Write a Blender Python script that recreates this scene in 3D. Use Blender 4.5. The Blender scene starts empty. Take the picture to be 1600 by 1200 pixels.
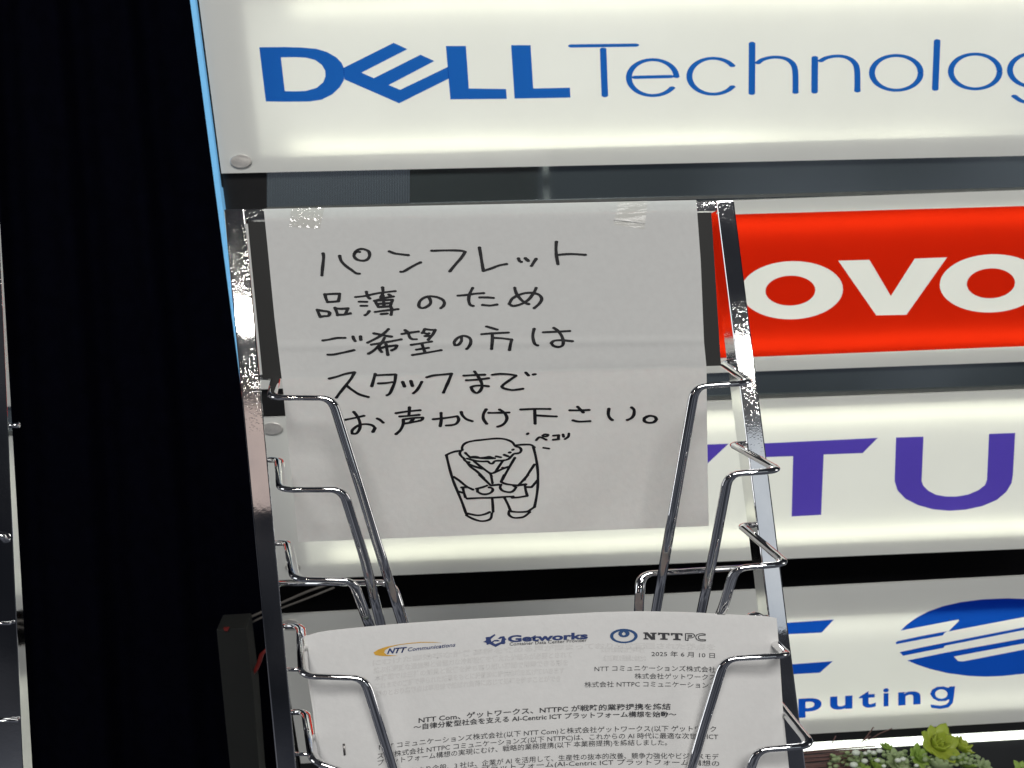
import bpy, bmesh, math, random
from mathutils import Vector, Matrix
from mathutils.geometry import tessellate_polygon
random.seed(7)
SC = bpy.context.scene
COL = SC.collection

# ------------------------------------------------------------------ camera
PITCH, ROLL, FPX = math.radians(15.6), 0.052, 1480.0
CAM = Vector((0.0, 0.0, 1.55))
FWD = Vector((0, math.cos(PITCH), -math.sin(PITCH)))
_u0 = Vector((0, math.sin(PITCH), math.cos(PITCH)))
_x0 = Vector((1, 0, 0))
UP = math.cos(ROLL) * _u0 + math.sin(ROLL) * _x0
RIGHT = math.cos(ROLL) * _x0 - math.sin(ROLL) * _u0
cd = bpy.data.cameras.new("camera")
cam = bpy.data.objects.new("camera", cd)
COL.objects.link(cam)
cd.sensor_width = 36.0
cd.lens = 36.0 * FPX / 1600.0
cd.clip_start, cd.clip_end = 0.01, 100
cam.matrix_world = Matrix(((RIGHT.x, UP.x, -FWD.x, CAM.x), (RIGHT.y, UP.y, -FWD.y, CAM.y),
                           (RIGHT.z, UP.z, -FWD.z, CAM.z), (0, 0, 0, 1)))
cd.dof.use_dof = True
cd.dof.focus_distance = 0.84
cd.dof.aperture_fstop = 15.0
SC.camera = cam

# ------------------------------------------------------------------ light
SC.view_settings.view_transform = 'Standard'
SC.view_settings.look = 'None'
SC.view_settings.exposure = 0.0
SC.view_settings.gamma = 1.0
SC.cycles.use_denoising = True
SC.cycles.max_bounces = 8
SC.cycles.transparent_max_bounces = 12
SC.cycles.sample_clamp_indirect = 6.0

W = bpy.data.worlds.new("World")
SC.world = W
W.use_nodes = True
wn, wl = W.node_tree.nodes, W.node_tree.links
wn.clear()
w_tc = wn.new('ShaderNodeTexCoord')
w_no = wn.new('ShaderNodeTexNoise'); w_no.inputs['Scale'].default_value = 3.2; w_no.inputs['Detail'].default_value = 3
w_cr = wn.new('ShaderNodeValToRGB')
w_cr.color_ramp.elements[0].position = 0.42; w_cr.color_ramp.elements[0].color = (0.010, 0.011, 0.014, 1)
w_cr.color_ramp.elements[1].position = 0.72; w_cr.color_ramp.elements[1].color = (0.065, 0.068, 0.078, 1)
w_bg = wn.new('ShaderNodeBackground'); w_bg.inputs['Strength'].default_value = 1.0
w_out = wn.new('ShaderNodeOutputWorld')
wl.new(w_tc.outputs['Generated'], w_no.inputs['Vector'])
wl.new(w_no.outputs['Fac'], w_cr.inputs['Fac'])
w_sp = wn.new('ShaderNodeSeparateXYZ'); wl.new(w_tc.outputs['Generated'], w_sp.inputs[0])
w_mr = wn.new('ShaderNodeMapRange'); w_mr.inputs['From Min'].default_value = .02; w_mr.inputs['From Max'].default_value = .10
w_mr.inputs['To Min'].default_value = 3.0; w_mr.inputs['To Max'].default_value = 1.0
wl.new(w_sp.outputs['Z'], w_mr.inputs['Value']); wl.new(w_mr.outputs['Result'], w_bg.inputs['Strength'])
wl.new(w_cr.outputs['Color'], w_bg.inputs['Color'])
wl.new(w_bg.outputs['Background'], w_out.inputs['Surface'])


def lamp(name, loc, target, size, power, color, size_y=None):
    ld = bpy.data.lights.new(name, 'AREA')
    ld.energy = power
    ld.color = color
    ld.size = size
    if size_y:
        ld.shape = 'RECTANGLE'; ld.size_y = size_y
    else:
        ld.shape = 'DISK'
    o = bpy.data.objects.new(name, ld)
    COL.objects.link(o)
    o.location = loc
    o.rotation_euler = (Vector(target) - Vector(loc)).to_track_quat('-Z', 'Y').to_euler()
    return o


lamp("hall_spotlight", (-1.27, -2.57, 3.20), (0, .8, 1.4), 0.13, 3.6, (1, .95, .86))
lamp("hall_spotlight", (1.14, -2.75, 2.93), (0, .8, 1.4), 0.11, 2.6, (1, .96, .9))
lamp("hall_ceiling_light", (0.3, -2.5, 4.65), (0, .85, 1.3), 2.2, 178, (1, .985, .96), 1.3)
lamp("wire_fill_light", (-4.0, -.6, 2.1), (0, .8, 1.3), 1.6, 22, (.95, .97, 1), 2.6)  # added fill lamp, brightens the chrome wires from the left
lamp("wire_fill_light", (4.4, -.6, 2.3), (0, .8, 1.3), 1.6, 26, (1, .98, .95), 2.6)  # added fill lamp, brightens the chrome wires from the right
lamp("post_reflection_light", (1.16, -2.95, 2.12), (0.2, .8, 1.35), .9, 1.7, (.86, .93, 1.0), .95)  # added dim bluish lamp, puts a grey reflection into the right post
lamp("post_reflection_light", (-1.22, -2.85, 2.58), (-.22, .8, 1.35), .9, 0.75, (1, .80, .72), .50)  # added warm lamp, stands in for a hand reflected in the left post

# ------------------------------------------------------------------ pixel -> place
def ray(px, py):
    return FWD + RIGHT * ((px - 800.0) / FPX) + UP * ((600.0 - py) / FPX)


def hit(px, py, p0, n):
    d = ray(px, py)
    t = (p0 - CAM).dot(n) / d.dot(n)
    return CAM + d * t


YAW = math.radians(3.5)
WN = Vector((-math.sin(YAW), math.cos(YAW), 0))       # away from camera
WP = Vector((0, 1.55, 0))


def wall(px, py, off=0.0):        # off: metres toward the camera
    return hit(px, py, WP - WN * off, WN)


LEAN = math.radians(19.5)
RN = Vector((0, math.cos(LEAN), -math.sin(LEAN)))     # away from camera, into the rack
RP = CAM + ray(760, 322) * 0.82


def rack(px, py, off=0.0):
    return hit(px, py, RP - RN * off, RN)


RD = ray(420, 690).normalized()    # depth direction of the rack tubes
BEND = RP * 1.0
PB = rack(760, 584, .004)
PN2 = Vector((0, math.cos(math.radians(3)), -math.sin(math.radians(3))))


def notice(px, py, off=0.0):
    a = (rack(px, py, .004) - CAM).length
    b = (hit(px, py, PB, PN2) - CAM).length
    k = .0015
    m = max(a, b) + k * math.exp(-abs(a - b) / k) * .5
    d = ray(px, py).normalized()
    # gentle waves of the hanging paper below the card
    t = max(0.0, min(1.0, (py - 590) / 200.0))
    m += .0035 * t * math.sin(px * .013 + .6) + .0018 * t * math.sin(px * .031 + py * .02)
    m -= .0009 * max(0.0, 1 - abs(py - (541 - (px - 440) * .014)) / 9)      # the fold across the sheet
    return CAM + d * (m - off)


def page(px, py, off=0.0):
    # leaflet sheet: bulges toward the camera across its width
    u = (px - 850.0) / 370.0
    b = .034 + .020 * max(0.0, 1 - u * u)
    p = rack(px, py, b)
    return p - ray(px, py).normalized() * off


# ------------------------------------------------------------------ materials
def mat(name):
    m = bpy.data.materials.new(name)
    m.use_nodes = True
    n = m.node_tree.nodes
    n.clear()
    out = n.new('ShaderNodeOutputMaterial')
    return m, n, m.node_tree.links, out


def pbr(name, col, rough=.5, metal=0.0, noise=0.0, nscale=60, bump=0.0, coat=0.0, emit=None, es=0.0, spec=.5):
    m, n, l, out = mat(name)
    b = n.new('ShaderNodeBsdfPrincipled')
    b.inputs['Base Color'].default_value = (*col, 1)
    b.inputs['Roughness'].default_value = rough
    b.inputs['Metallic'].default_value = metal
    b.inputs['Coat Weight'].default_value = coat
    b.inputs['Specular IOR Level'].default_value = spec
    if emit:
        b.inputs['Emission Color'].default_value = (*emit, 1)
        b.inputs['Emission Strength'].default_value = es
    tc = n.new('ShaderNodeTexCoord')
    if noise:
        t = n.new('ShaderNodeTexNoise'); t.inputs['Scale'].default_value = nscale; t.inputs['Detail'].default_value = 5
        l.new(tc.outputs['Object'], t.inputs['Vector'])
        mx = n.new('ShaderNodeMix'); mx.data_type = 'RGBA'
        mx.inputs['A'].default_value = (*[c * (1 - noise) for c in col], 1)
        mx.inputs['B'].default_value = (*[min(1, c * (1 + noise)) for c in col], 1)
        l.new(t.outputs['Fac'], mx.inputs['Factor'])
        l.new(mx.outputs['Result'], b.inputs['Base Color'])
        if bump:
            bp = n.new('ShaderNodeBump'); bp.inputs['Strength'].default_value = bump; bp.inputs['Distance'].default_value = .001
            l.new(t.outputs['Fac'], bp.inputs['Height'])
            l.new(bp.outputs['Normal'], b.inputs['Normal'])
    l.new(b.outputs['BSDF'], out.inputs['Surface'])
    return m


def chrome(name, fleck=1.0):
    m, n, l, out = mat(name)
    b = n.new('ShaderNodeBsdfPrincipled')
    b.inputs['Metallic'].default_value = 1.0
    tc = n.new('ShaderNodeTexCoord')
    big = n.new('ShaderNodeTexNoise'); big.inputs['Scale'].default_value = 14; big.inputs['Detail'].default_value = 6
    l.new(tc.outputs['Object'], big.inputs['Vector'])
    vor = n.new('ShaderNodeTexVoronoi'); vor.inputs['Scale'].default_value = 520
    l.new(tc.outputs['Object'], vor.inputs['Vector'])
    fine = n.new('ShaderNodeTexNoise'); fine.inputs['Scale'].default_value = 260; fine.inputs['Detail'].default_value = 4
    l.new(tc.outputs['Object'], fine.inputs['Vector'])
    # pits only where the large noise is high
    r1 = n.new('ShaderNodeMapRange'); r1.inputs['From Min'].default_value = .36; r1.inputs['From Max'].default_value = .66
    l.new(big.outputs['Fac'], r1.inputs['Value'])
    pit = n.new('ShaderNodeMapRange'); pit.inputs['From Min'].default_value = .0; pit.inputs['From Max'].default_value = .42
    pit.inputs['To Min'].default_value = 1; pit.inputs['To Max'].default_value = 0
    l.new(vor.outputs['Distance'], pit.inputs['Value'])
    mul = n.new('ShaderNodeMath'); mul.operation = 'MULTIPLY'
    sp = n.new('ShaderNodeSeparateXYZ'); l.new(tc.outputs['Object'], sp.inputs[0])
    zr = n.new('ShaderNodeMapRange'); zr.inputs['From Min'].default_value = 1.24; zr.inputs['From Max'].default_value = 1.40
    zr.inputs['To Min'].default_value = .06; zr.inputs['To Max'].default_value = .6
    l.new(sp.outputs['Z'], zr.inputs['Value'])
    zm = n.new('ShaderNodeMath'); zm.operation = 'MULTIPLY'
    l.new(r1.outputs['Result'], zm.inputs[0]); l.new(zr.outputs['Result'], zm.inputs[1])
    l.new(zm.outputs[0], mul.inputs[0]); l.new(pit.outputs['Result'], mul.inputs[1])
    ad = n.new('ShaderNodeMath'); ad.operation = 'MULTIPLY_ADD'
    l.new(fine.outputs['Fac'], ad.inputs[0]); ad.inputs[1].default_value = .10
    l.new(mul.outputs[0], ad.inputs[2])
    bp = n.new('ShaderNodeBump'); bp.inputs['Strength'].default_value = .17 * fleck; bp.inputs['Distance'].default_value = .0006
    l.new(ad.outputs[0], bp.inputs['Height'])
    l.new(bp.outputs['Normal'], b.inputs['Normal'])
    rr = n.new('ShaderNodeMapRange'); rr.inputs['From Min'].default_value = .35; rr.inputs['From Max'].default_value = .7
    rr.inputs['To Min'].default_value = .03; rr.inputs['To Max'].default_value = .04 + .05 * fleck
    l.new(big.outputs['Fac'], rr.inputs['Value'])
    fl = n.new('ShaderNodeMath'); fl.operation = 'MULTIPLY_ADD'
    l.new(mul.outputs[0], fl.inputs[0]); fl.inputs[1].default_value = .22 * fleck; l.new(rr.outputs['Result'], fl.inputs[2])
    l.new(fl.outputs[0], b.inputs['Roughness'])
    cr = n.new('ShaderNodeValToRGB')
    cr.color_ramp.elements[0].position = .35; cr.color_ramp.elements[0].color = (.66, .67, .69, 1)
    cr.color_ramp.elements[1].position = .65; cr.color_ramp.elements[1].color = (.86, .85, .84, 1)
    l.new(big.outputs['Fac'], cr.inputs['Fac'])
    l.new(cr.outputs['Color'], b.inputs['Base Color'])
    l.new(b.outputs['BSDF'], out.inputs['Surface'])
    return m


def paper_mat(name, col, trans):
    m, n, l, out = mat(name)
    tc = n.new('ShaderNodeTexCoord')
    t = n.new('ShaderNodeTexNoise'); t.inputs['Scale'].default_value = 180; t.inputs['Detail'].default_value = 8
    l.new(tc.outputs['Object'], t.inputs['Vector'])
    big = n.new('ShaderNodeTexNoise'); big.inputs['Scale'].default_value = 16; big.inputs['Detail'].default_value = 2
    l.new(tc.outputs['Object'], big.inputs['Vector'])
    s = n.new('ShaderNodeMath'); s.operation = 'MULTIPLY_ADD'
    l.new(big.outputs['Fac'], s.inputs[0]); s.inputs[1].default_value = 6.0; l.new(t.outputs['Fac'], s.inputs[2])
    bp = n.new('ShaderNodeBump'); bp.inputs['Strength'].default_value = .35; bp.inputs['Distance'].default_value = .0007
    l.new(s.outputs[0], bp.inputs['Height'])
    mx = n.new('ShaderNodeMix'); mx.data_type = 'RGBA'
    mx.inputs['A'].default_value = (*[c * .95 for c in col], 1)
    mx.inputs['B'].default_value = (*[min(1, c * 1.04) for c in col], 1)
    l.new(t.outputs['Fac'], mx.inputs['Factor'])
    d = n.new('ShaderNodeBsdfDiffuse'); tr = n.new('ShaderNodeBsdfTranslucent')
    ms = n.new('ShaderNodeMixShader'); ms.inputs[0].default_value = trans
    for q in (d, tr):
        l.new(mx.outputs['Result'], q.inputs['Color']); l.new(bp.outputs['Normal'], q.inputs['Normal'])
    hs = n.new('ShaderNodeMix'); hs.data_type = 'RGBA'; hs.blend_type = 'MULTIPLY'; hs.inputs['Factor'].default_value = 1
    l.new(mx.outputs['Result'], hs.inputs['A']); hs.inputs['B'].default_value = (.86, 1, .98, 1)
    l.new(hs.outputs['Result'], tr.inputs['Color'])
    l.new(d.outputs[0], ms.inputs[1]); l.new(tr.outputs[0], ms.inputs[2])
    l.new(ms.outputs[0], out.inputs['Surface'])
    return m


def acrylic(name):
    m, n, l, out = mat(name)
    tc = n.new('ShaderNodeTexCoord')
    t = n.new('ShaderNodeTexNoise'); t.inputs['Scale'].default_value = 9; t.inputs['Detail'].default_value = 4
    l.new(tc.outputs['Object'], t.inputs['Vector'])
    mx = n.new('ShaderNodeMix'); mx.data_type = 'RGBA'
    mx.inputs['A'].default_value = (.74, .75, .715, 1); mx.inputs['B'].default_value = (.80, .81, .775, 1)
    l.new(t.outputs['Fac'], mx.inputs['Factor'])
    d = n.new('ShaderNodeBsdfDiffuse'); tr = n.new('ShaderNodeBsdfTranslucent')
    l.new(mx.outputs['Result'], d.inputs['Color']); l.new(mx.outputs['Result'], tr.inputs['Color'])
    ms = n.new('ShaderNodeMixShader'); ms.inputs[0].default_value = .25
    l.new(d.outputs[0], ms.inputs[1]); l.new(tr.outputs[0], ms.inputs[2])
    g = n.new('ShaderNodeBsdfGlossy'); g.inputs['Roughness'].default_value = .12
    fr = n.new('ShaderNodeFresnel'); fr.inputs['IOR'].default_value = 1.45
    m2 = n.new('ShaderNodeMixShader')
    l.new(fr.outputs[0], m2.inputs[0]); l.new(ms.outputs[0], m2.inputs[1]); l.new(g.outputs[0], m2.inputs[2])
    l.new(m2.outputs[0], out.inputs['Surface'])
    return m


def film(name, tcol, dcol, w=.12):
    m, n, l, out = mat(name)
    t = n.new('ShaderNodeBsdfTransparent'); t.inputs['Color'].default_value = (*tcol, 1)
    d = n.new('ShaderNodeBsdfPrincipled'); d.inputs['Base Color'].default_value = (*dcol, 1); d.inputs['Roughness'].default_value = .35
    tc = n.new('ShaderNodeTexCoord')
    no = n.new('ShaderNodeTexNoise'); no.inputs['Scale'].default_value = 30
    l.new(tc.outputs['Object'], no.inputs['Vector'])
    mr = n.new('ShaderNodeMapRange'); mr.inputs['To Min'].default_value = w * .85; mr.inputs['To Max'].default_value = w * 1.15
    l.new(no.outputs['Fac'], mr.inputs['Value'])
    ms = n.new('ShaderNodeMixShader')
    l.new(mr.outputs['Result'], ms.inputs[0])
    l.new(t.outputs[0], ms.inputs[1]); l.new(d.outputs[0], ms.inputs[2])
    l.new(ms.outputs[0], out.inputs['Surface'])
    return m


def emission(name, col, s, var=0.0):
    m, n, l, out = mat(name)
    e = n.new('ShaderNodeEmission'); e.inputs['Color'].default_value = (*col, 1); e.inputs['Strength'].default_value = s
    l.new(e.outputs[0], out.inputs['Surface'])
    return m


M = {}
M['chrome'] = chrome('chrome_tube_worn', 1.0)
M['wire'] = chrome('chrome_wire', .35)
M['paper'] = paper_mat('notice_paper', (.88, .88, .86), .46)
M['sheet'] = paper_mat('leaflet_paper', (.69, .683, .67), .12)
M['ink'] = pbr('marker_ink', (.006, .006, .008), .6, noise=.2, spec=.2)
M['print'] = pbr('printed_black', (.03, .03, .035), .6, noise=.2)
M['ghost'] = pbr('show_through_print', (.585, .578, .565), .8, noise=.02)
M['navy'] = pbr('printed_navy', (.012, .03, .13), .6, noise=.15)
M['ring'] = pbr('printed_blue', (.010, .055, .17), .6, noise=.15)
M['gold'] = pbr('printed_gold', (.55, .30, .03), .6, noise=.25, nscale=200)
M['card'] = pbr('black_header_board', (.006, .006, .0055), .6, noise=.2, nscale=12, bump=.1, spec=.3)
M['acrylic'] = acrylic('white_acrylic')
M['tray'] = pbr('white_light_tray', (.8, .8, .78), .8, noise=.03)
M['base_glow'] = emission('base_glow_sheet', (.98, 1, .89), 1.72)
M['led'] = emission('led_tape', (1.0, 1.0, .79), 11)
M['led_soft'] = emission('led_tape_soft', (1.0, 1.0, .85), 7.0)
M['blue'] = film('blue_film', (.030, .235, .72), (.015, .14, .44))
M['navyblue'] = film('royal_blue_film', (.012, .14, .70), (.006, .07, .40))
M['red'] = film('red_film', (.84, .036, .007), (.55, .02, .004), .08)
M['purple'] = film('purple_film', (.18, .12, .68), (.10, .07, .40))
M['steel'] = pbr('brushed_screw_cap', (.66, .64, .60), .38, .6, noise=.15, nscale=300, bump=.2)
M['curtain'] = pbr('black_curtain', (.0011, .0012, .0034), 1.0, noise=.5, nscale=40, bump=.3, spec=.02)
M['dark'] = pbr('dark_recess', (.006, .006, .008), .7, noise=.3, spec=.2)
def smoked(name, col, fac):
    m, n, l, out = mat(name)
    tc = n.new('ShaderNodeTexCoord'); t = n.new('ShaderNodeTexNoise'); t.inputs['Scale'].default_value = 5
    l.new(tc.outputs['Object'], t.inputs['Vector'])
    mx = n.new('ShaderNodeMix'); mx.data_type = 'RGBA'
    mx.inputs['A'].default_value = (*[c * .8 for c in col], 1); mx.inputs['B'].default_value = (*[c * 1.2 for c in col], 1)
    l.new(t.outputs['Fac'], mx.inputs['Factor'])
    d = n.new('ShaderNodeBsdfDiffuse'); l.new(mx.outputs['Result'], d.inputs['Color'])
    g = n.new('ShaderNodeBsdfGlossy'); g.inputs['Roughness'].default_value = .06; g.inputs['Color'].default_value = (.85, .95, 1, 1)
    ms = n.new('ShaderNodeMixShader'); ms.inputs[0].default_value = fac
    l.new(d.outputs[0], ms.inputs[1]); l.new(g.outputs[0], ms.inputs[2]); l.new(ms.outputs[0], out.inputs['Surface'])
    return m


M['glass'] = smoked('smoked_infill', (.06, .074, .076), .38)
M['infill_dark'] = pbr('black_infill', (.012, .012, .012), .3, noise=.2)
M['rail'] = pbr('grey_rail', (.19, .20, .19), .35, .6, noise=.2)
M['cyan'] = pbr('lit_acrylic_edge', (.1, .3, .5), .3, noise=.2, emit=(.16, .40, .66), es=.68)
M['box'] = pbr('dark_speaker_box', (.005, .006, .005), .8, noise=.4, nscale=30, bump=.2)
M['cable'] = pbr('grey_cable', (.10, .09, .08), .5, noise=.3)
M['redcable'] = pbr('red_cable', (.16, .015, .012), .4, noise=.3)
M['shelf'] = pbr('dark_grey_board', (.028, .030, .032), .5, noise=.25, nscale=20)
M['tape'] = None
M['staple'] = pbr('staple_wire', (.25, .24, .23), .35, .9, noise=.2)


def tape_mat(name, fac):
    m, n, l, out = mat(name)
    tc = n.new('ShaderNodeTexCoord')
    no = n.new('ShaderNodeTexNoise'); no.inputs['Scale'].default_value = 170; no.inputs['Detail'].default_value = 1
    no.inputs['Distortion'].default_value = 1.2
    mp = n.new('ShaderNodeMapping'); mp.inputs['Scale'].default_value = (.10, .5, .8)
    l.new(tc.outputs['Object'], mp.inputs['Vector']); l.new(mp.outputs['Vector'], no.inputs['Vector'])
    bp = n.new('ShaderNodeBump'); bp.inputs['Strength'].default_value = .9; bp.inputs['Distance'].default_value = .0022
    l.new(no.outputs['Fac'], bp.inputs['Height'])
    t = n.new('ShaderNodeBsdfTransparent'); t.inputs['Color'].default_value = (.985, .98, .96, 1)
    g = n.new('ShaderNodeBsdfGlossy'); g.inputs['Roughness'].default_value = .10
    l.new(bp.outputs['Normal'], g.inputs['Normal'])
    ms = n.new('ShaderNodeMixShader'); ms.inputs[0].default_value = fac
    l.new(t.outputs[0], ms.inputs[1]); l.new(g.outputs[0], ms.inputs[2])
    l.new(ms.outputs[0], out.inputs['Surface'])
    return m


M['tape'] = tape_mat('clear_tape', .07)
M['tape_flat'] = tape_mat('clear_tape_flat', .012)


# ------------------------------------------------------------------ object helpers
def tag(o, label=None, cat=None, group=None, kind=None):
    if label: o['label'] = label
    if cat: o['category'] = cat
    if group: o['group'] = group
    if kind: o['kind'] = kind
    return o


def thing(name, loc, label, cat, group=None):
    o = bpy.data.objects.new(name, None)
    COL.objects.link(o)
    o.location = loc
    o.empty_display_size = .05
    return tag(o, label, cat, group)


def finish(name, me, m, parent=None, smooth=False):
    if smooth:
        for p in me.polygons: p.use_smooth = True
    o = bpy.data.objects.new(name, me)
    COL.objects.link(o)
    if m is not None and not me.materials: me.materials.append(m)
    if parent:
        o.parent = parent
        o.matrix_parent_inverse = Matrix.Translation(parent.location).inverted()
    else:
        # origin at the base of the mesh
        c = Vector((sum(v.co.x for v in me.vertices), sum(v.co.y for v in me.vertices), 0)) / max(1, len(me.vertices))
        c.z = min(v.co.z for v in me.vertices)
        me.transform(Matrix.Translation(-c))
        o.location = c
    return o


def mesh(name, verts, faces):
    me = bpy.data.meshes.new(name)
    me.from_pydata([tuple(v) for v in verts], [], faces)
    me.update()
    return me


def solid(name, front, back, m, parent=None, bevel=0.0, seg=2):
    """closed prism between two matching rings of 3-D points"""
    n = len(front)
    v = list(front) + list(back)
    f = [tuple(range(n)), tuple(reversed(range(n, 2 * n)))]
    f += [(i, i + n, (i + 1) % n + n, (i + 1) % n) for i in range(n)]
    me = mesh(name, v, f)
    bm = bmesh.new(); bm.from_mesh(me)
    bmesh.ops.recalc_face_normals(bm, faces=bm.faces)
    if bevel:
        bmesh.ops.bevel(bm, geom=bm.edges[:], offset=bevel, segments=seg, affect='EDGES', profile=.6)
    bm.to_mesh(me); bm.free()
    return finish(name, me, m, parent, smooth=False)


def tube_data(paths, r, sx=1.78, seg=12):
    """round wires; the section is as wide as the picture shows it (wider than tall)"""
    V, F = [], []
    for path in paths:
        P = [Vector((p.x / sx, p.y, p.z)) for p in path]
        n = len(P)
        base = len(V)
        prev = None
        for i in range(n):
            t = (P[min(i + 1, n - 1)] - P[max(i - 1, 0)]).normalized()
            if prev is None:
                a = Vector((0, 0, 1)) if abs(t.z) < .8 else Vector((1, 0, 0))
                a = (a - t * a.dot(t)).normalized()
            else:
                a = (prev - t * prev.dot(t)).normalized()
            prev = a
            b = t.cross(a)
            for k in range(seg):
                w = 2 * math.pi * k / seg
                q = P[i] + (a * math.cos(w) + b * math.sin(w)) * r
                V.append(Vector((q.x * sx, q.y, q.z)))
        for i in range(n - 1):
            for k in range(seg):
                F.append((base + i * seg + k, base + i * seg + (k + 1) % seg, base + (i + 1) * seg + (k + 1) % seg, base + (i + 1) * seg + k))
        F.append(tuple(base + k for k in reversed(range(seg))))
        F.append(tuple(base + (n - 1) * seg + k for k in range(seg)))
    return V, F


def fillet(P, r, n=6):
    out = [P[0]]
    for i in range(1, len(P) - 1):
        a, b, c = P[i - 1], P[i], P[i + 1]
        d1, d2 = a - b, c - b
        rr = min(r, d1.length * .45, d2.length * .45)
        p, q = b + d1.normalized() * rr, b + d2.normalized() * rr
        for k in range(n + 1):
            t = k / n
            out.append(p * (1 - t) ** 2 + b * 2 * t * (1 - t) + q * t * t)
    out.append(P[-1])
    return out


def wire(name, pts, parent, r=.00238, fr=.010, m='wire'):
    V, F = tube_data([fillet(pts, fr)], r)
    return finish(name, mesh(name, V, F), M[m], parent, smooth=True)


def tess(name, polys, fn, m, parent, cut=None):
    """flat pieces: list of [outer, hole, hole...] in picture units, laid on a surface by fn"""
    V, F = [], []
    for rings in polys:
        rr = [[Vector((x, y, 0)) for x, y in ring] for ring in rings]
        tri = tessellate_polygon(rr)
        base = len(V)
        for ring in rings:
            V += [fn(x, y) for x, y in ring]
        F += [tuple(base + i for i in t) for t in tri]
    me = mesh(name, V, F)
    bm = bmesh.new(); bm.from_mesh(me)
    for f in bm.faces:
        if f.normal.dot(FWD) > 0: f.normal_flip()
    bm.to_mesh(me); bm.free()
    return finish(name, me, m, parent)


def ell(cx, cy, rx, ry, n=48, a0=0, a1=360, slope=0.0):
    out = []
    for i in range(n):
        t = math.radians(a0 + (a1 - a0) * i / (n if a1 - a0 == 360 else n - 1))
        x = rx * math.cos(t)
        out.append((cx + x, cy - ry * math.sin(t) + slope * x))
    return out


def zoomed(ox, oy, k, pts):
    return [(ox + x / k, oy + y / k) for x, y in pts]


def smooth_path(P, sub=5):
    if len(P) < 3: return P
    out = []
    for i in range(len(P) - 1):
        p0 = P[max(i - 1, 0)]; p1 = P[i]; p2 = P[i + 1]; p3 = P[min(i + 2, len(P) - 1)]
        for k in range(sub):
            t = k / sub
            out.append(tuple(.5 * ((2 * p1[j]) + (-p0[j] + p2[j]) * t + (2 * p0[j] - 5 * p1[j] + 4 * p2[j] - p3[j]) * t * t +
                                   (-p0[j] + 3 * p1[j] - 3 * p2[j] + p3[j]) * t ** 3) for j in (0, 1)))
    out.append(P[-1])
    return out


_lift = [0]


def pen_strokes(name, strokes, fn, m, parent, rx, ry, jitter=.12, lift=.0003, step=.000012, sharp=62):
    """pen strokes with an elliptical nib laid on a surface"""
    V, F = [], []
    for S in strokes:
        k = 1.0
        if isinstance(S[0], (int, float)): k, S = S[0], S[1:]
        parts, cur = [], [S[0]]
        for i in range(1, len(S)):
            cur.append(S[i])
            if i < len(S) - 1:
                a = math.atan2(S[i][1] - S[i - 1][1], S[i][0] - S[i - 1][0])
                b = math.atan2(S[i + 1][1] - S[i][1], S[i + 1][0] - S[i][0])
                d = abs((b - a + math.pi) % (2 * math.pi) - math.pi)
                if d > math.radians(sharp):
                    parts.append(cur); cur = [S[i]]
        parts.append(cur)
        for P in parts:
            P = smooth_path(P, 5)
            _lift[0] = (_lift[0] + 1) % 40
            lf = lift + _lift[0] * step
            n = len(P)
            if n < 2: P = [P[0], (P[0][0] + .3, P[0][1])]; n = 2
            T = []
            for i in range(n):
                x = P[min(i + 1, n - 1)][0] - P[max(i - 1, 0)][0]; y = P[min(i + 1, n - 1)][1] - P[max(i - 1, 0)][1]
                L = math.hypot(x, y) or 1
                T.append((x / L, y / L))
            ph = random.random() * 6
            L_, R_ = [], []
            for i in range(n):
                w = k * (1 + jitter * math.sin(ph + i * .55) * .6 + (.10 if i in (0, n - 1) else 0))
                nx, ny = -T[i][1], T[i][0]
                q = math.sqrt((rx * nx) ** 2 + (ry * ny) ** 2)
                ox, oy = rx * rx * nx / q * w, ry * ry * ny / q * w
                L_.append((P[i][0] + ox, P[i][1] + oy)); R_.append((P[i][0] - ox, P[i][1] - oy))
            def cap(c, t, A, B, s):
                out = []
                a0 = math.atan2((A[1] - c[1]) / ry, (A[0] - c[0]) / rx)
                for j in range(1, 5):
                    a = a0 + s * math.pi * j / 5
                    out.append((c[0] + rx * k * math.cos(a), c[1] + ry * k * math.sin(a)))
                return out
            base = len(V)
            for a, b in zip(L_, R_): V += [fn(a[0], a[1], lf), fn(b[0], b[1], lf)]
            for i in range(n - 1):
                F.append((base + 2 * i, base + 2 * i + 1, base + 2 * i + 3, base + 2 * i + 2))
            c0 = cap(P[0], T[0], L_[0], R_[0], 1)
            b2 = len(V); V += [fn(x, y, lf) for x, y in c0]
            F.append(tuple([base] + list(range(b2, b2 + 4)) + [base + 1]))
            c1 = cap(P[-1], T[-1], R_[-1], L_[-1], 1)
            b3 = len(V); V += [fn(x, y, lf) for x, y in c1]
            F.append(tuple([base + 2 * n - 1] + list(range(b3, b3 + 4)) + [base + 2 * n - 2]))
    me = mesh(name, V, F)
    bm = bmesh.new(); bm.from_mesh(me)
    for f in bm.faces:
        if f.normal.dot(FWD) > 0: f.normal_flip()
    bm.to_mesh(me); bm.free()
    return finish(name, me, m, parent)


def curve3(pts):
    (x0, y0), (x1, y1), (x2, y2) = pts
    def f(x):
        return (y0 * (x - x1) * (x - x2) / ((x0 - x1) * (x0 - x2)) + y1 * (x - x0) * (x - x2) / ((x1 - x0) * (x1 - x2)) +
                y2 * (x - x0) * (x - x1) / ((x2 - x0) * (x2 - x1)))
    return f


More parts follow.
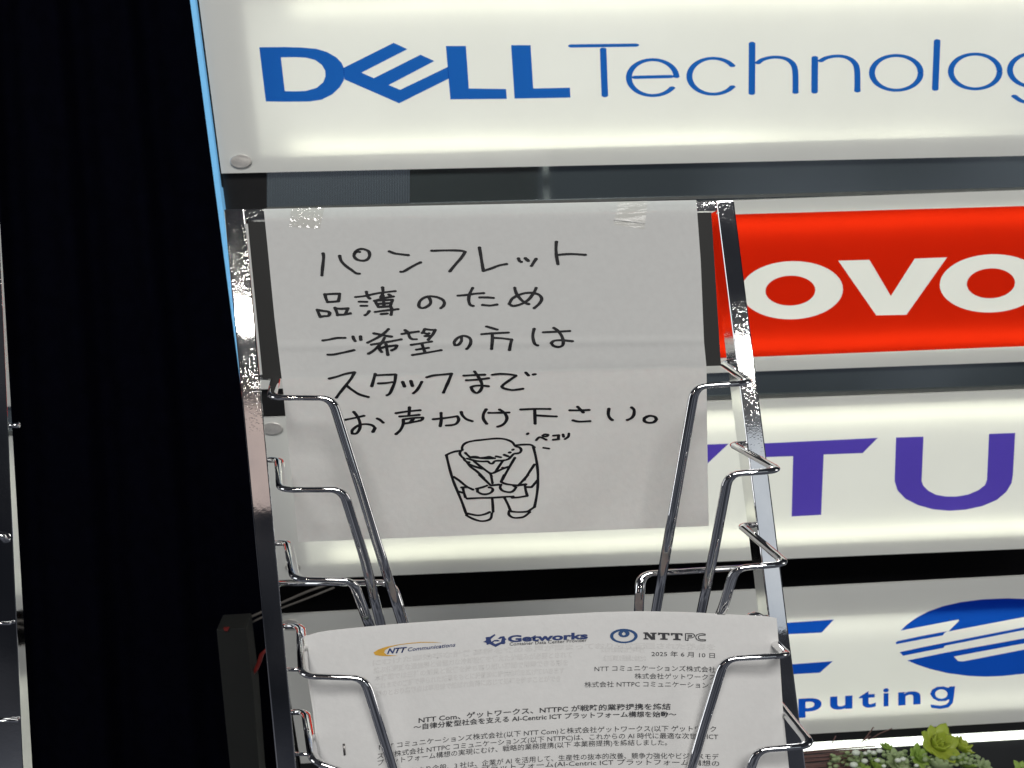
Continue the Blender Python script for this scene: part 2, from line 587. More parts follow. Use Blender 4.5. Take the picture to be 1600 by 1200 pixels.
def text_mesh(name, body, x0, x1, base, cap, fn, m, parent, bold=0.0, shear=0.0, res=2, taper=0.0):
    """lettering: body from pixel column x0 to x1, baseline y = base(x), capital height cap"""
    cu = bpy.data.curves.new(name, 'FONT')
    cu.body = body
    cu.size = 1.0
    cu.resolution_u = res
    cu.offset = bold
    cu.shear = shear
    cu.fill_mode = 'FRONT'
    to = bpy.data.objects.new(name, cu)
    COL.objects.link(to)
    dg = bpy.context.evaluated_depsgraph_get()
    me = bpy.data.meshes.new_from_object(to.evaluated_get(dg))
    bpy.data.objects.remove(to); bpy.data.curves.remove(cu)
    xs = [v.co.x for v in me.vertices]
    lo, hi = min(xs), max(xs)
    for v in me.vertices:
        u = (v.co.x - lo) / (hi - lo)
        X = x0 + u * (x1 - x0)
        c = cap * (1 + taper * (u - .5))
        Y = base(X) - v.co.y / .73 * c
        v.co = fn(X, Y)
    me.materials.clear()
    bm = bmesh.new(); bm.from_mesh(me)
    for f in bm.faces:
        if f.normal.dot(FWD) > 0: f.normal_flip()
    bm.to_mesh(me); bm.free()
    return finish(name, me, m, parent)


def bilerp(c, u, v):
    (a, b, d, e) = c      # TL TR BR BL
    x = (a[0] * (1 - u) + b[0] * u) * (1 - v) + (e[0] * (1 - u) + d[0] * u) * v
    y = (a[1] * (1 - u) + b[1] * u) * (1 - v) + (e[1] * (1 - u) + d[1] * u) * v
    return x, y


# ================================================================== THE DISPLAY WALL
me = mesh('back_wall', [wall(-500, -300, -.16), wall(2200, -300, -.16), wall(2200, 1800, -.16), wall(-500, 1800, -.16)], [(0, 3, 2, 1)])
tag(finish('back_wall', me, M['dark']), kind='structure')


def light_panel(label, plate, lit, strips, screws, led='led'):
    """plate: 4 pixel corners TL TR BR BL; lit: 4 corners of the lit tray behind it"""
    loc = wall(*plate[3], 0)
    t = thing('light_box_sign', loc, label, 'sign', 'back-lit logo signs stacked on the display wall')
    F = 0.012
    n = 24
    # acrylic plate: front face and rim
    ring = [plate[0], plate[1], plate[2], plate[3]]
    fr = [wall(x, y, F) for x, y in ring]
    bk = [p + WN * .004 for p in fr]
    v = fr + bk
    me = mesh('acrylic_plate', v, [(3, 2, 1, 0)] + [(i, (i + 1) % 4, (i + 1) % 4 + 4, i + 4) for i in range(4)])
    pl = finish('acrylic_plate', me, M['acrylic'], t)
    # tray behind the lit area
    D = .055
    a = [wall(x, y, F) + WN * .005 for x, y in lit]
    b = [p + WN * D for p in a]
    me = mesh('light_tray', a + b, [(i, (i + 1) % 4, (i + 1) % 4 + 4, i + 4) for i in range(4)] + [(4, 5, 6, 7)])
    finish('light_tray', me, M['tray'], t)
    # opaque backing of the plate border
    o4 = [p + WN * .0055 for p in fr]
    me = mesh('border_backing', o4 + a, [(i, (i + 1) % 4, (i + 1) % 4 + 4, i + 4) for i in range(4)])
    finish('border_backing', me, M['tray'], t)
    c = [p + WN * (D - .004) for p in a]
    ctr = sum(c, Vector()) / 4
    me = mesh('base_glow_sheet', [ctr + (p - ctr) * .985 for p in c], [(3, 2, 1, 0)])  # added glowing sheet, stands in for light bounced inside the tray
    finish('base_glow_sheet', me, M['base_glow'], t)
    for (xa, ya, xb, yb, d0, hgt, wav) in strips:
        V, Fc = [], []
        N = 40
        for i in range(N + 1):
            u = i / N
            x = xa + (xb - xa) * u; y = ya + (yb - ya) * u + wav * math.sin(u * 23) * (1 - u * .6)
            V += [wall(x, y - hgt / 2, F) + WN * d0, wall(x, y + hgt / 2, F) + WN * d0]
        Fc = [(2 * i, 2 * i + 1, 2 * i + 3, 2 * i + 2) for i in range(N)]
        me = mesh('led_strip', V, Fc)
        finish('led_strip', me, M[led], t)
    for (sx, sy, srx, sry) in screws:
        prof = [(.15, .0046), (.62, .0046), (.93, .0046), (1.0, .0038), (1.0, 0)]
        V, Fc = [wall(sx, sy, F + .0046)], []
        seg = 28
        for r_, z_ in prof:
            for k in range(seg):
                w = 2 * math.pi * k / seg
                V.append(wall(sx + srx * r_ * math.cos(w), sy + sry * r_ * math.sin(w), F + z_ + (.00035 * math.sin(2 * w + .8) if .5 < r_ < .95 else 0)))
        Fc = [(0, 1 + k, 1 + (k + 1) % seg) for k in range(seg)]
        for j in range(len(prof) - 1):
            for k in range(seg):
                p = 1 + j * seg + k; q = 1 + j * seg + (k + 1) % seg
                Fc.append((p, p + seg, q + seg, q))
        me = mesh('screw_cap', V, Fc)
        bm = bmesh.new(); bm.from_mesh(me); bmesh.ops.recalc_face_normals(bm, faces=bm.faces); bm.to_mesh(me); bm.free()
        o = finish('screw_cap', me, M['steel'], t)
    return t


def film_at(off=.0128):
    return lambda x, y, l=0: wall(x, y, off + l)


# ---- sign 1: blue wordmark
s1 = light_panel('white back-lit sign with big blue lettering, topmost of the stacked signs',
                 [(307, -28), (1800, -58), (1800, 239), (346, 271)],
                 [(380, 2), (1790, -26), (1790, 205), (409, 243)],
                 [(455, 229, 1790, 210, .021, 9, 2.0), (455, 11, 1790, -12, .021, 8, .8)],
                 [(376, 252, 17, 10.5)])
Z1 = lambda pts: zoomed(280, 0, 2.424, pts)
letters = [
    [Z1([(303, 179), (400, 178), (465, 180), (520, 185), (560, 197), (595, 217), (615, 238), (623, 256), (625, 280), (623, 305), (608, 330), (580, 357),
         (540, 377), (495, 384), (410, 385), (328, 384)]),
     Z1([(385, 217), (440, 216), (480, 218), (515, 227), (540, 245), (553, 268), (554, 290), (545, 312), (520, 333), (480, 344), (440, 346), (400, 345)])],
    [Z1([(622, 257), (812, 162), (864, 186), (690, 275), (737, 296), (914, 207), (966, 231), (793, 322), (837, 340), (1018, 253), (1022, 297), (833, 391), (625, 300)])],
    [Z1([(1010, 174), (1086, 174), (1097, 335), (1238, 337), (1241, 374), (1027, 376)])],
    [Z1([(1257, 171), (1331, 171), (1341, 335), (1480, 332), (1482, 369), (1270, 373)])],
]
for i, p in enumerate(letters):
    tess('letter', [p], film_at(.0127 + i * .0001), M['blue'], s1)
Z2 = lambda pts: zoomed(900, 0, 2.2857, pts)


def arc(cx, cy, rx, ry, a0, a1, n=22):
    return [(cx + rx * math.cos(math.radians(a0 + (a1 - a0) * i / n)), cy - ry * math.sin(math.radians(a0 + (a1 - a0) * i / n))) for i in range(n + 1)]


thin = {
    'T': [[(-18, 164), (215, 161)], [(97, 175), (103, 342)]],
    'e': [[(209, 276), (340, 273)], arc(274, 277, 85, 64, 3, 325)],
    'c': [arc(490, 272, 85, 64, 36, 324)],
    'h': [[(629, 154), (628, 334)], [(650, 224), (668, 212), (705, 204), (745, 208), (772, 225), (783, 255), (784, 330)]],
    'n': [[(853, 205), (852, 329)], [(874, 217), (895, 206), (930, 200), (965, 204), (992, 221), (1004, 250), (1005, 325)]],
    'o': [arc(1144, 260, 87, 62, 3.3, 356.7, 40)],
    'l': [[(1290, 145), (1283, 319)]],
    'o2': [arc(1426, 255, 87, 62, 3.3, 356.7, 40)],
    'g': [arc(1636, 250, 86, 60, 3.3, 356.7, 40), [(1733, 190), (1733, 300), (1715, 335), (1690, 358), (1640, 366), (1595, 362), (1565, 343)]],
}
for k_, st in thin.items():
    pen_strokes('letter', [Z2(p) for p in st], lambda x, y, l=0: wall(x, y, .0127 + l), M['blue'], s1, 4.7, 2.25, jitter=0, lift=0, step=.000006, sharp=75)

# ---- sign 2: red wordmark
s2 = light_panel('back-lit sign with white lettering on a red band, second of the stacked signs',
                 [(354, 341), (1800, 290), (1800, 558), (388, 609)],
                 [(455, 362), (1786, 319), (1786, 531), (474, 578)],
                 [(470, 377, 1780, 332, .020, 11, .6), (480, 563, 1780, 517, .020, 11, 1.0)],
                 [])
Z3 = lambda pts: zoomed(1080, 300, 3.077, pts)
o1o = Z3(ell(484, 472, 246, 140, 48, slope=-.02)); o1i = Z3(ell(477, 474, 120, 72, 36, slope=-.02))
o2o = Z3(ell(1443, 439, 248, 140, 48, slope=-.03)); o2i = Z3(ell(1441, 439, 116, 72, 36, slope=-.03))
vv = Z3([(707, 330), (857, 326), (960, 500), (1075, 320), (1230, 314), (1035, 590), (890, 593)])
red_top = [(452, 357 + 2.0), (1150, 334.8), (1600, 321.8), (1790, 316)]
red_bot = [(1790, 534), (1600, 541), (1177, 557.7), (470, 582)]
tess('red_band', [[red_top + red_bot, o1o, vv, o2o]], film_at(.0127), M['red'], s2)
tess('letter_counter', [[o1i]], film_at(.0127), M['red'], s2)
tess('letter_counter', [[o2i]], film_at(.0127), M['red'], s2)

# ---- sign 3: purple wordmark
s3 = light_panel('white back-lit sign with purple capital letters, third of the stacked signs',
                 [(394, 654), (1185, 625), (1800, 602), (428, 907)] if False else [(394, 653.5), (1800, 602), (1800, 849), (428, 907)],
                 [(458, 670), (1790, 620), (1790, 826), (482, 880)],
                 [(500, 682, 1790, 634, .022, 9, .5), (520, 864, 1790, 813, .022, 9, 1.6)],
                 [(425, 670, 17, 9.5), (457, 886, 12, 7)])
Z4 = lambda pts: zoomed(1080, 560, 3.077, pts)
for p in ([(-80, 420), (180, 410), (20, 560), (-80, 640)],
          [(275, 412), (897, 382), (825, 455), (637, 462), (625, 752), (483, 760), (490, 470), (275, 477)],
          [(985, 380), (1117, 376), (1108, 590), (1116, 612), (1140, 636), (1175, 655), (1225, 664), (1275, 664), (1330, 655), (1380, 634), (1412, 610), (1422, 585), (1432, 363),
           (1558, 358), (1547, 560), (1540, 600), (1515, 642), (1470, 680), (1400, 710), (1320, 727), (1240, 733), (1160, 725), (1090, 705), (1030, 675), (992, 635), (978, 590)]):
    tess('letter', [[Z4(p)]], film_at(.0127), M['purple'], s3)

# ---- sign 4: globe mark
s4 = light_panel('white back-lit sign with blue globe mark and blue lettering, lowest of the stacked signs',
                 [(432, 961.5), (1800, 890), (1800, 1116), (470, 1193)],
                 [(500, 1002), (1790, 944), (1790, 1094), (520, 1163)],
                 [(520, 1016, 1790, 957, .026, 8, .4), (540, 1150, 1790, 1080, .026, 7, .8)],
                 [(453, 976, 14, 8)], led='led_soft')
Z5 = lambda pts: zoomed(1160, 850, 3.43, pts)
tess('letter', [[Z5([(150, 428), (490, 405), (425, 475), (150, 488)])]], film_at(.0127), M['navyblue'], s4)
tess('letter', [[Z5([(170, 652), (485, 628), (415, 690), (180, 703)])]], film_at(.0127), M['navyblue'], s4)
Z6 = lambda pts: zoomed(1390, 925, 7.619, pts)
g_top = [(130, 460), (210, 385), (320, 305), (460, 232), (640, 168), (850, 120), (1100, 88), (1400, 75), (1650, 84), (1900, 115), (2080, 155), (2180, 188)]
tess('globe_mark', [
    [Z6(g_top + [(1600, 298), (700, 470), (715, 455), (825, 345), (818, 327)])],
], film_at(.0127), M['navyblue'], s4)
tess('globe_mark', [
    [Z6([(75, 600), (95, 585), (400, 520), (690, 466), (655, 485), (636, 516), (400, 560), (75, 622)])],
], film_at(.0128), M['navyblue'], s4)
tess('globe_mark', [
    [Z6([(118, 716), (400, 655), (1600, 420), (2350, 285), (2370, 315), (1600, 453), (660, 640), (640, 665), (400, 712), (162, 760)])],
], film_at(.0127), M['navyblue'], s4)
tess('globe_mark', [
    [Z6([(210, 815), (700, 715), (1600, 552), (2450, 395), (2505, 540), (2440, 660), (2300, 780), (2000, 890), (1600, 972), (1350, 1000), (1150, 1008), (950, 1000), (700, 968), (480, 915), (330, 865)]),
     Z6([(765, 768), (1600, 612), (2250, 490), (2240, 570), (1600, 685), (880, 825), (815, 822)])],
], film_at(.0127), M['navyblue'], s4)
for ch, xa, xb in (('p', 300, 425), ('u', 470, 590), ('t', 625, 715), ('i', 755, 785), ('n', 835, 955)):
    text_mesh('letter', ch, 1160 + xa / 3.43, 1160 + xb / 3.43, lambda x: 1110.5 - (x - 1262) * .064, 30, film_at(.0127), M['navyblue'], s4, bold=.026, res=6)
tess('letter', [[Z5([(1140, 762), (1133, 820), (1128, 852), (1105, 876), (1060, 884), (1012, 878), (1008, 860), (1060, 867), (1092, 860), (1106, 846), (1108, 832),
                     (1088, 842), (1050, 843), (1022, 828), (1006, 804), (1016, 781), (1042, 766), (1078, 763), (1104, 771), (1110, 764)]),
                 Z5(ell(1066, 804, 33, 25, 28))]], film_at(.0127), M['navyblue'], s4)


# ---- infill strips between the signs
def infill(name, pts, m, label, cat='infill panel', group=None, off=.0, depth=.004):
    fr = [wall(x, y, off) for x, y in pts]
    o = solid(name, fr, [p + WN * depth for p in fr], m)
    return tag(o, label, cat, group)


# fluted smoked strip under sign 1 (ridges are real)
V, F_ = [], []
x0_, x1_ = 417, 640
nr = 110
for i in range(nr + 1):
    x = x0_ + (x1_ - x0_) * i / nr
    z = .0008 * (1 if i % 2 else 0)
    V += [wall(x, 262 - (x - 346) * .0, z), wall(x, 352 - (x - 346) * .034, z)]
F_ = [(2 * i, 2 * i + 1, 2 * i + 3, 2 * i + 2) for i in range(nr)]
fl = thing('infill_panel', wall(417, 345), 'smoked glossy strip between the topmost sign and the red sign, fluted at its left', 'infill panel')
finish('fluted_sheet', mesh('fluted_sheet', V, F_), M['glass'], fl)
fr = [wall(x, y, 0) for x, y in ((640.3, 255), (1800, 228), (1800, 300), (640.3, 342))]
solid('smooth_sheet', fr, [p + WN * .004 for p in fr], M['glass'], fl)
fr = [wall(x, y, 0) for x, y in ((345, 262), (416.7, 261), (424, 350), (354, 352))]
solid('black_end_sheet', fr, [p + WN * .004 for p in fr], M['infill_dark'], fl)
# thin grey rail along the bottom of the strip
fr = [wall(x, y, .006) for x, y in ((417, 324), (1800, 288), (1800, 292.5), (417, 328.5))]
solid('rail', fr, [p + WN * .006 for p in fr], M['rail'], fl)
f2 = thing('infill_panel', wall(440, 650), 'smoked glossy strip between the red sign and the purple-lettered sign', 'infill panel')
fr = [wall(x, y, 0) for x, y in ((446, 600), (1800, 552), (1800, 612), (446, 662))]
solid('smooth_sheet', fr, [p + WN * .004 for p in fr], M['glass'], f2)
fr = [wall(x, y, 0) for x, y in ((386, 602), (445.7, 600), (450, 662), (392, 664))]
solid('black_end_sheet', fr, [p + WN * .004 for p in fr], M['infill_dark'], f2)
fr = [wall(x, y, .006) for x, y in ((450, 643), (1800, 596.5), (1800, 600), (450, 648))]
solid('rail', fr, [p + WN * .006 for p in fr], M['rail'], f2)

# rail under sign 4 and the lit strip below it
fr = [wall(x, y, .004) for x, y in ((468, 1192), (1800, 1114), (1800, 1130), (468, 1206))]
tag(solid('dark_rail', fr, [p + WN * .02 for p in fr], M['infill_dark'], bevel=.001), 'dark grey rail running under the lowest sign', 'rail')
fr = [wall(x, y, .002) for x, y in ((468, 1207), (1267, 1160), (1800, 1131), (1800, 1143), (1267, 1174), (468, 1221))]
tag(solid('light_strip', fr, [p + WN * .01 for p in fr], emission('white_led_bar', (.95, 1, .88), 2.6)), 'bright white light strip behind the green plants', 'light strip')
fr = [wall(x, y, -.004) for x, y in ((440, 1222), (1267, 1175), (1800, 1144), (1800, 1500), (440, 1500))]
tag(solid('board', fr, [p + WN * .01 for p in fr], M['shelf']), 'plain dark grey board below the white light strip, beside the plants', 'board')

# cyan lit acrylic edge up the left side of the signs
ed = [(295.5, -10), (303.5, -10), (349, 333), (381, 600), (376, 600), (341, 333)]
fr = [wall(x, y, .02) for x, y in ed]
tag(solid('acrylic_edge', fr, [p + WN * .03 for p in fr], M['cyan']), 'thin glowing light blue acrylic edge along the left of the signs', 'acrylic edge')
ed = [(303.7, -10), (307.2, -10), (394, 660), (475, 1260), (468, 1260), (387, 660)]
fr = [wall(x, y, .008) for x, y in ed]
tag(solid('side_trim', fr, [p + WN * .03 for p in fr], M['infill_dark']), 'narrow black trim between the blue edge and the white sign plates', 'trim')

# black curtain with soft folds
V, F_ = [], []
NX = 120
for i in range(NX + 1):
    u = i / NX
    xt = -300 + u * 594; xb = -300 + u * 780
    z = -.06 + .016 * math.sin(u * 34) + .008 * math.sin(u * 71 + 1.3)
    for k, (x, y) in enumerate(((xt, -200), (-300 + u * 690 + 0, 600), (xb, 1500))):
        V.append(wall(x, y, z))
for i in range(NX):
    for k in range(2):
        F_.append((3 * i + k, 3 * i + k + 1, 3 * i + k + 4, 3 * i + k + 3))
me = mesh('curtain', V, F_)
tag(finish('curtain', me, M['curtain'], smooth=True), 'black curtain hanging in soft folds left of the lit signs', 'curtain')

# dark box behind the left post, with its cables
bx = thing('loudspeaker', wall(370, 1300, .1), 'dark grey upright box half hidden behind the left chrome post', 'speaker')
fr = [wall(x, y, .12) for x, y in ((338, 984), (384, 981), (396, 1080), (405, 1200), (415, 1320), (372, 1320), (352, 1130))]
solid('cabinet', fr, [p + WN * .05 for p in fr], M['box'], bx, bevel=.002)
fr = [wall(x, y, .125) for x, y in ((349, 982), (358, 981), (356, 986), (351, 986))]
solid('indicator', fr, [p + WN * .004 for p in fr], pbr('red_indicator', (.14, .012, .01), .5, noise=.1), bx)
cb = [wall(x, y, .10) for x, y in ((392, 1056), (400, 1046), (405, 1035), (409, 1022), (420, 1012))]
V, F_ = tube_data([cb], .0022)
tag(finish('cable', mesh('cable', V, F_), M['redcable'], smooth=True), 'short red cable curving beside the dark box', 'cable')
cb = [wall(x, y, .05) for x, y in ((374, 983), (400, 969), (440, 950), (480, 935), (522, 918))]
cb2 = [wall(x, y - 7 + 3 * math.sin(i), .05) for i, (x, y) in enumerate(((360, 985), (400, 965), (440, 946), (480, 931), (520, 920)))]
V, F_ = tube_data([fillet(cb, .01)], .0016)
tag(finish('cable', mesh('cable', V, F_), M['cable'], smooth=True), 'lower of two thin grey cables slanting up in the dark gap', 'cable')
V, F_ = tube_data([fillet(cb2, .01)], .0020)
tag(finish('cable', mesh('cable', V, F_), M['cable'], smooth=True), 'upper, thicker grey cable slanting up in the dark gap', 'cable')

# ================================================================== THE BROCHURE RACK
rk = thing('brochure_rack', rack(800, 1500, 0), 'tall leaning chrome brochure rack with scratched square posts and wire pockets', 'brochure rack')


def post(name, L, R, parent, deep=.0165, RD=RD):
    """L, R: pixel points (top, bottom) of the two front edges"""
    fr = [rack(*L[0]), rack(*R[0]), rack(*R[1]), rack(*L[1])]
    bk = [p + RD * deep for p in fr]
    return solid(name, fr, bk, M['chrome'], parent, bevel=.0011, seg=3)


post('post', ((350, 327), (460.5, 1500)), ((381.5, 326.5), (491, 1500)), rk)
post('post', ((1119.5, 313.6), (1268, 1500)), ((1147, 313), (1297, 1500)), rk, .027, ray(690, 690).normalized())
fr = [rack(x, y, -.0001) for x, y in ((381.6, 326.5), (1119.4, 313.6), (1121, 329), (383.5, 343.5))]
solid('top_bar', fr, [p + RD * .0163 for p in fr], M['chrome'], rk, bevel=.0008, seg=2)
fr = [rack(x, y, .0012) for x, y in ((387, 347), (1111.5, 332), (1126.5, 571), (410.5, 592))]
solid('header_board', fr, [p + RN * .003 for p in fr], M['card'], rk)


def PR(*a):
    return [rack(*p) for p in a]


# pocket fronts: left hook and right hook of each pocket are the two ends of one wire
def pocket(left, right):
    wire('pocket_wire', PR(*left), rk)
    wire('pocket_wire', PR(*right), rk)


pocket([(398, 589, -.010), (431, 590, -.008), (424, 621, .050), (519, 622, .050), (592, 857, .028), (632, 985, .012)],
       [(1160, 562, -.010), (1128, 567, -.008), (1172, 598, .050), (1086, 604, .050), (1056, 775, .032), (1024, 960, .012)])
pocket([(405, 719, -.008), (436, 718, -.006), (440, 765, .062), (536, 765, .062), (569, 870, .040), (597, 985, .018)],
       [(1172, 693, -.008), (1143, 694, -.006), (1218, 735, .062), (1138, 741, .062), (1116, 860, .040), (1094, 965, .018)])
pocket([(424, 849, -.008), (450, 848, -.006), (461, 905, .060), (551, 907, .060), (565, 945, .045), (580, 985, .030)],
       [(1180, 820, -.008), (1158, 821, -.006), (1229, 881, .060), (1148, 888, .060), (1130, 950, .045), (1118, 975, .030)])
pocket([(434, 979, -.008), (470, 977, .0), (474, 1056, .066), (570, 1060, .066), (614, 1200, .056), (650, 1330, .045)],
       [(1205, 965, -.006), (1178, 966, .0), (1205, 1000, .022), (1231, 1024, .066), (1132, 1030, .066), (1095, 1150, .056), (1045, 1330, .045)])
pocket([(448, 1113, -.008), (478, 1112, .0), (490, 1190, .066), (560, 1215, .066), (600, 1330, .056)],
       [(1220, 1062, -.006), (1200, 1072, .0), (1219, 1103, .022), (1269, 1165, .066), (1182, 1172, .066), (1155, 1260, .056)])
# back supports in the plane of the posts
wire('back_wire', PR((425, 912, -.010), (612, 910, -.010), (636, 990, -.004)), rk, r=.0025)
wire('back_wire', PR((1180, 886, -.010), (1001, 897, -.010), (998, 965, -.004)), rk, r=.0025)
wire('back_wire', PR((1200, 972, -.006), (1172, 955, .004), (1170, 1010, .012)), rk, r=.0025)
for y, xa, xb in ((1046, 445, 478), (1178, 455, 497)):
    wire('cross_stub', PR((xa, y, -.004), (xb, y + .5, -.004)), rk, r=.0016)
# transparent tape wound round the left post
V, F_ = [], []
for i in range(13):
    y = 590 + i * 2.0
    for x, o in ((372.5, .0004), (375.5 + 0, .0007), (404, .0007), (407, .0003)):
        V.append(rack(x + (y - 590) * .1, y + 1.2 * math.sin(i * 2.1 + x), o + .0003 * math.sin(i * 1.7)))
for i in range(12):
    for k in range(3):
        F_.append((4 * i + k, 4 * i + k + 4, 4 * i + k + 5, 4 * i + k + 1))
finish('clear_tape', mesh('clear_tape', V, F_), M['tape'], rk, smooth=True)

# ---- second rack at the left edge of the picture
rk2 = thing('brochure_rack', rack(-30, 1500, 0), 'second chrome brochure rack, only its right post showing at the left picture edge', 'brochure rack')
A = [rack(-60, 250, 0), rack(-6, 250, 0), rack(48, 1450, 0), rack(-10, 1450, 0)]
B = [rack(-52, 250, -.03), rack(-3, 250, -.03), rack(66, 1450, -.03), rack(0, 1450, -.03)]
solid('post', A, B, M['chrome'], rk2, bevel=.0009, seg=2)
wire('pocket_wire', PR((-40, 835, .004), (-8, 834, .004), (4, 838, .004), (10, 846, .0)), rk2, r=.0018)
wire('cross_wire', PR((-40, 975, .003), (17, 974, .003)), rk2, r=.0013)
wire('cross_wire', PR((-40, 1127, .003), (28, 1126, .003)), rk2, r=.0013)
wire('end_stub', PR((14, 665, -.012), (30, 664.5, -.012)), rk2, r=.0024)

# ================================================================== THE NOTICE
nt = thing('paper_notice', notice(466, 847), 'white paper notice handwritten in black marker, taped to the rack top', 'paper notice')
LE = [(326.5, 412), (385, 418), (498, 429), (590, 440), (616, 443), (700, 450.5), (847, 466)]
RE = [(312.5, 1088), (410, 1095), (534, 1100), (575, 1104), (640, 1104.5), (740, 1106), (822, 1107.5)]


def interp(T, y):
    for (a, b), (c, d) in zip(T, T[1:]):
        if y <= c: return b + (d - b) * (y - a) / (c - a)
    return T[-1][1]


NU, NV = 44, 170
V = []
for j in range(NV + 1):
    v = j / NV
    yl = 326.5 + (847 - 326.5) * v; yr = 312.5 + (822 - 312.5) * v
    xl, xr = interp(LE, yl), interp(RE, yr)
    for i in range(NU + 1):
        u = i / NU
        x = xl + (xr - xl) * u; y = yl + (yr - yl) * u
        V.append(notice(x, y))
F_ = [(j * (NU + 1) + i, (j + 1) * (NU + 1) + i, (j + 1) * (NU + 1) + i + 1, j * (NU + 1) + i + 1) for j in range(NV) for i in range(NU)]
finish('sheet', mesh('sheet', V, F_), M['paper'], nt, smooth=True)

zA = lambda *s: [zoomed(490, 370, 8.0, p) for p in s]
zB = lambda *s: [zoomed(680, 370, 6.4, p) for p in s]
zC = lambda *s: [zoomed(490, 500, 8.0, p) for p in s]
zD = lambda *s: [zoomed(690, 500, 7.619, p) for p in s]
zE = lambda *s: [zoomed(530, 625, 6.4, p) for p in s]
zF = lambda *s: [zoomed(770, 625, 5.926, p) for p in s]
zG = lambda *s: [zoomed(690, 670, 10.0, p) for p in s]
zH = lambda *s: [zoomed(690, 740, 10.0, p) for p in s]

line1 = zA([(118, 205), (125, 250), (118, 330), (110, 400), (104, 482)],
           [(325, 235), (345, 300), (400, 360), (480, 418), (530, 453), (572, 460)],
           [(575, 188), (545, 182), (515, 205), (505, 240), (535, 278), (590, 296), (650, 292), (690, 260), (700, 215), (680, 175), (620, 152), (570, 155), (530, 178), (508, 215)],
           [(945, 180), (1010, 205), (1090, 217), (1185, 228)],
           [(1090, 436), (1130, 430), (1200, 388), (1280, 345), (1338, 318)]) + \
    [zoomed(490, 370, 8, [(1475, 172), (1515, 174)]) + zoomed(680, 370, 6.4, [(0, 138), (100, 135), (200, 135), (270, 140), (300, 150)])] + \
    zB([(300, 150), (260, 210), (200, 278), (146, 345)],
       [(442, 105), (455, 180), (468, 260), (482, 340)], [(482, 340), (560, 315), (640, 285), (715, 271)],
       [(832, 214), (842, 238), (862, 250)], [(900, 212), (932, 240)], [(1010, 218), (985, 255), (963, 290)],
       [(1212, 48), (1208, 120), (1213, 190), (1228, 272)], [(1225, 180), (1300, 173), (1380, 171), (1503, 179)])
line2 = zA([(140, 715), (155, 770), (175, 815)], [(140, 718), (230, 712), (325, 710)], [(325, 712), (318, 770), (308, 805)], [(175, 812), (240, 810), (308, 803)],
           [(45, 910), (65, 960), (85, 1000)], [(60, 915), (120, 925), (175, 932), (203, 952), (185, 985), (130, 990), (90, 998)],
           [(267, 885), (285, 930), (300, 978)], [(270, 892), (350, 898), (430, 892)], [(428, 893), (412, 930), (397, 968)], [(300, 972), (380, 970), (460, 955)],
           [(525, 752), (650, 738), (800, 705), (1020, 678)], [(660, 685), (672, 740), (703, 772)], [(862, 630), (868, 690), (855, 730), (838, 755)],
           [(570, 810), (665, 812)], [(592, 862), (665, 862)], [1.15] and [(695, 927), (672, 960), (642, 980)],
           [(760, 800), (880, 765), (998, 745)], [(940, 720), (965, 737)], [(768, 800), (790, 840), (812, 878)], [(790, 798), (880, 792), (985, 785)],
           [(983, 790), (972, 830), (955, 875)], [(800, 838), (960, 828)], [(815, 876), (955, 868)], [(868, 735), (874, 800), (880, 870)],
           [(770, 938), (900, 920), (1055, 903)], [(965, 875), (978, 910), (968, 975)], [(845, 965), (920, 958)],
           [(1445, 760), (1462, 800), (1455, 840), (1400, 880), (1345, 888), (1315, 862), (1328, 805), (1378, 762), (1455, 742), (1540, 752)]) + \
    [zoomed(490, 370, 8, [(1530, 750)]) + zoomed(680, 370, 6.4, [(45, 612), (78, 632), (92, 662), (80, 692), (56, 712)])] + \
    zB([(228, 587), (300, 582), (400, 568), (485, 562)], [(375, 510), (345, 570), (335, 630), (350, 678), (380, 690)], [(445, 605), (520, 605), (582, 610)], [(473, 680), (550, 686), (618, 676)],
       [(795, 508), (810, 560), (850, 618), (900, 658), (937, 672)],
       [(1010, 510), (985, 560), (930, 630), (850, 675), (780, 690), (740, 670), (770, 618), (830, 583), (900, 562), (980, 560), (1040, 580), (1065, 620), (1040, 668), (990, 712)])
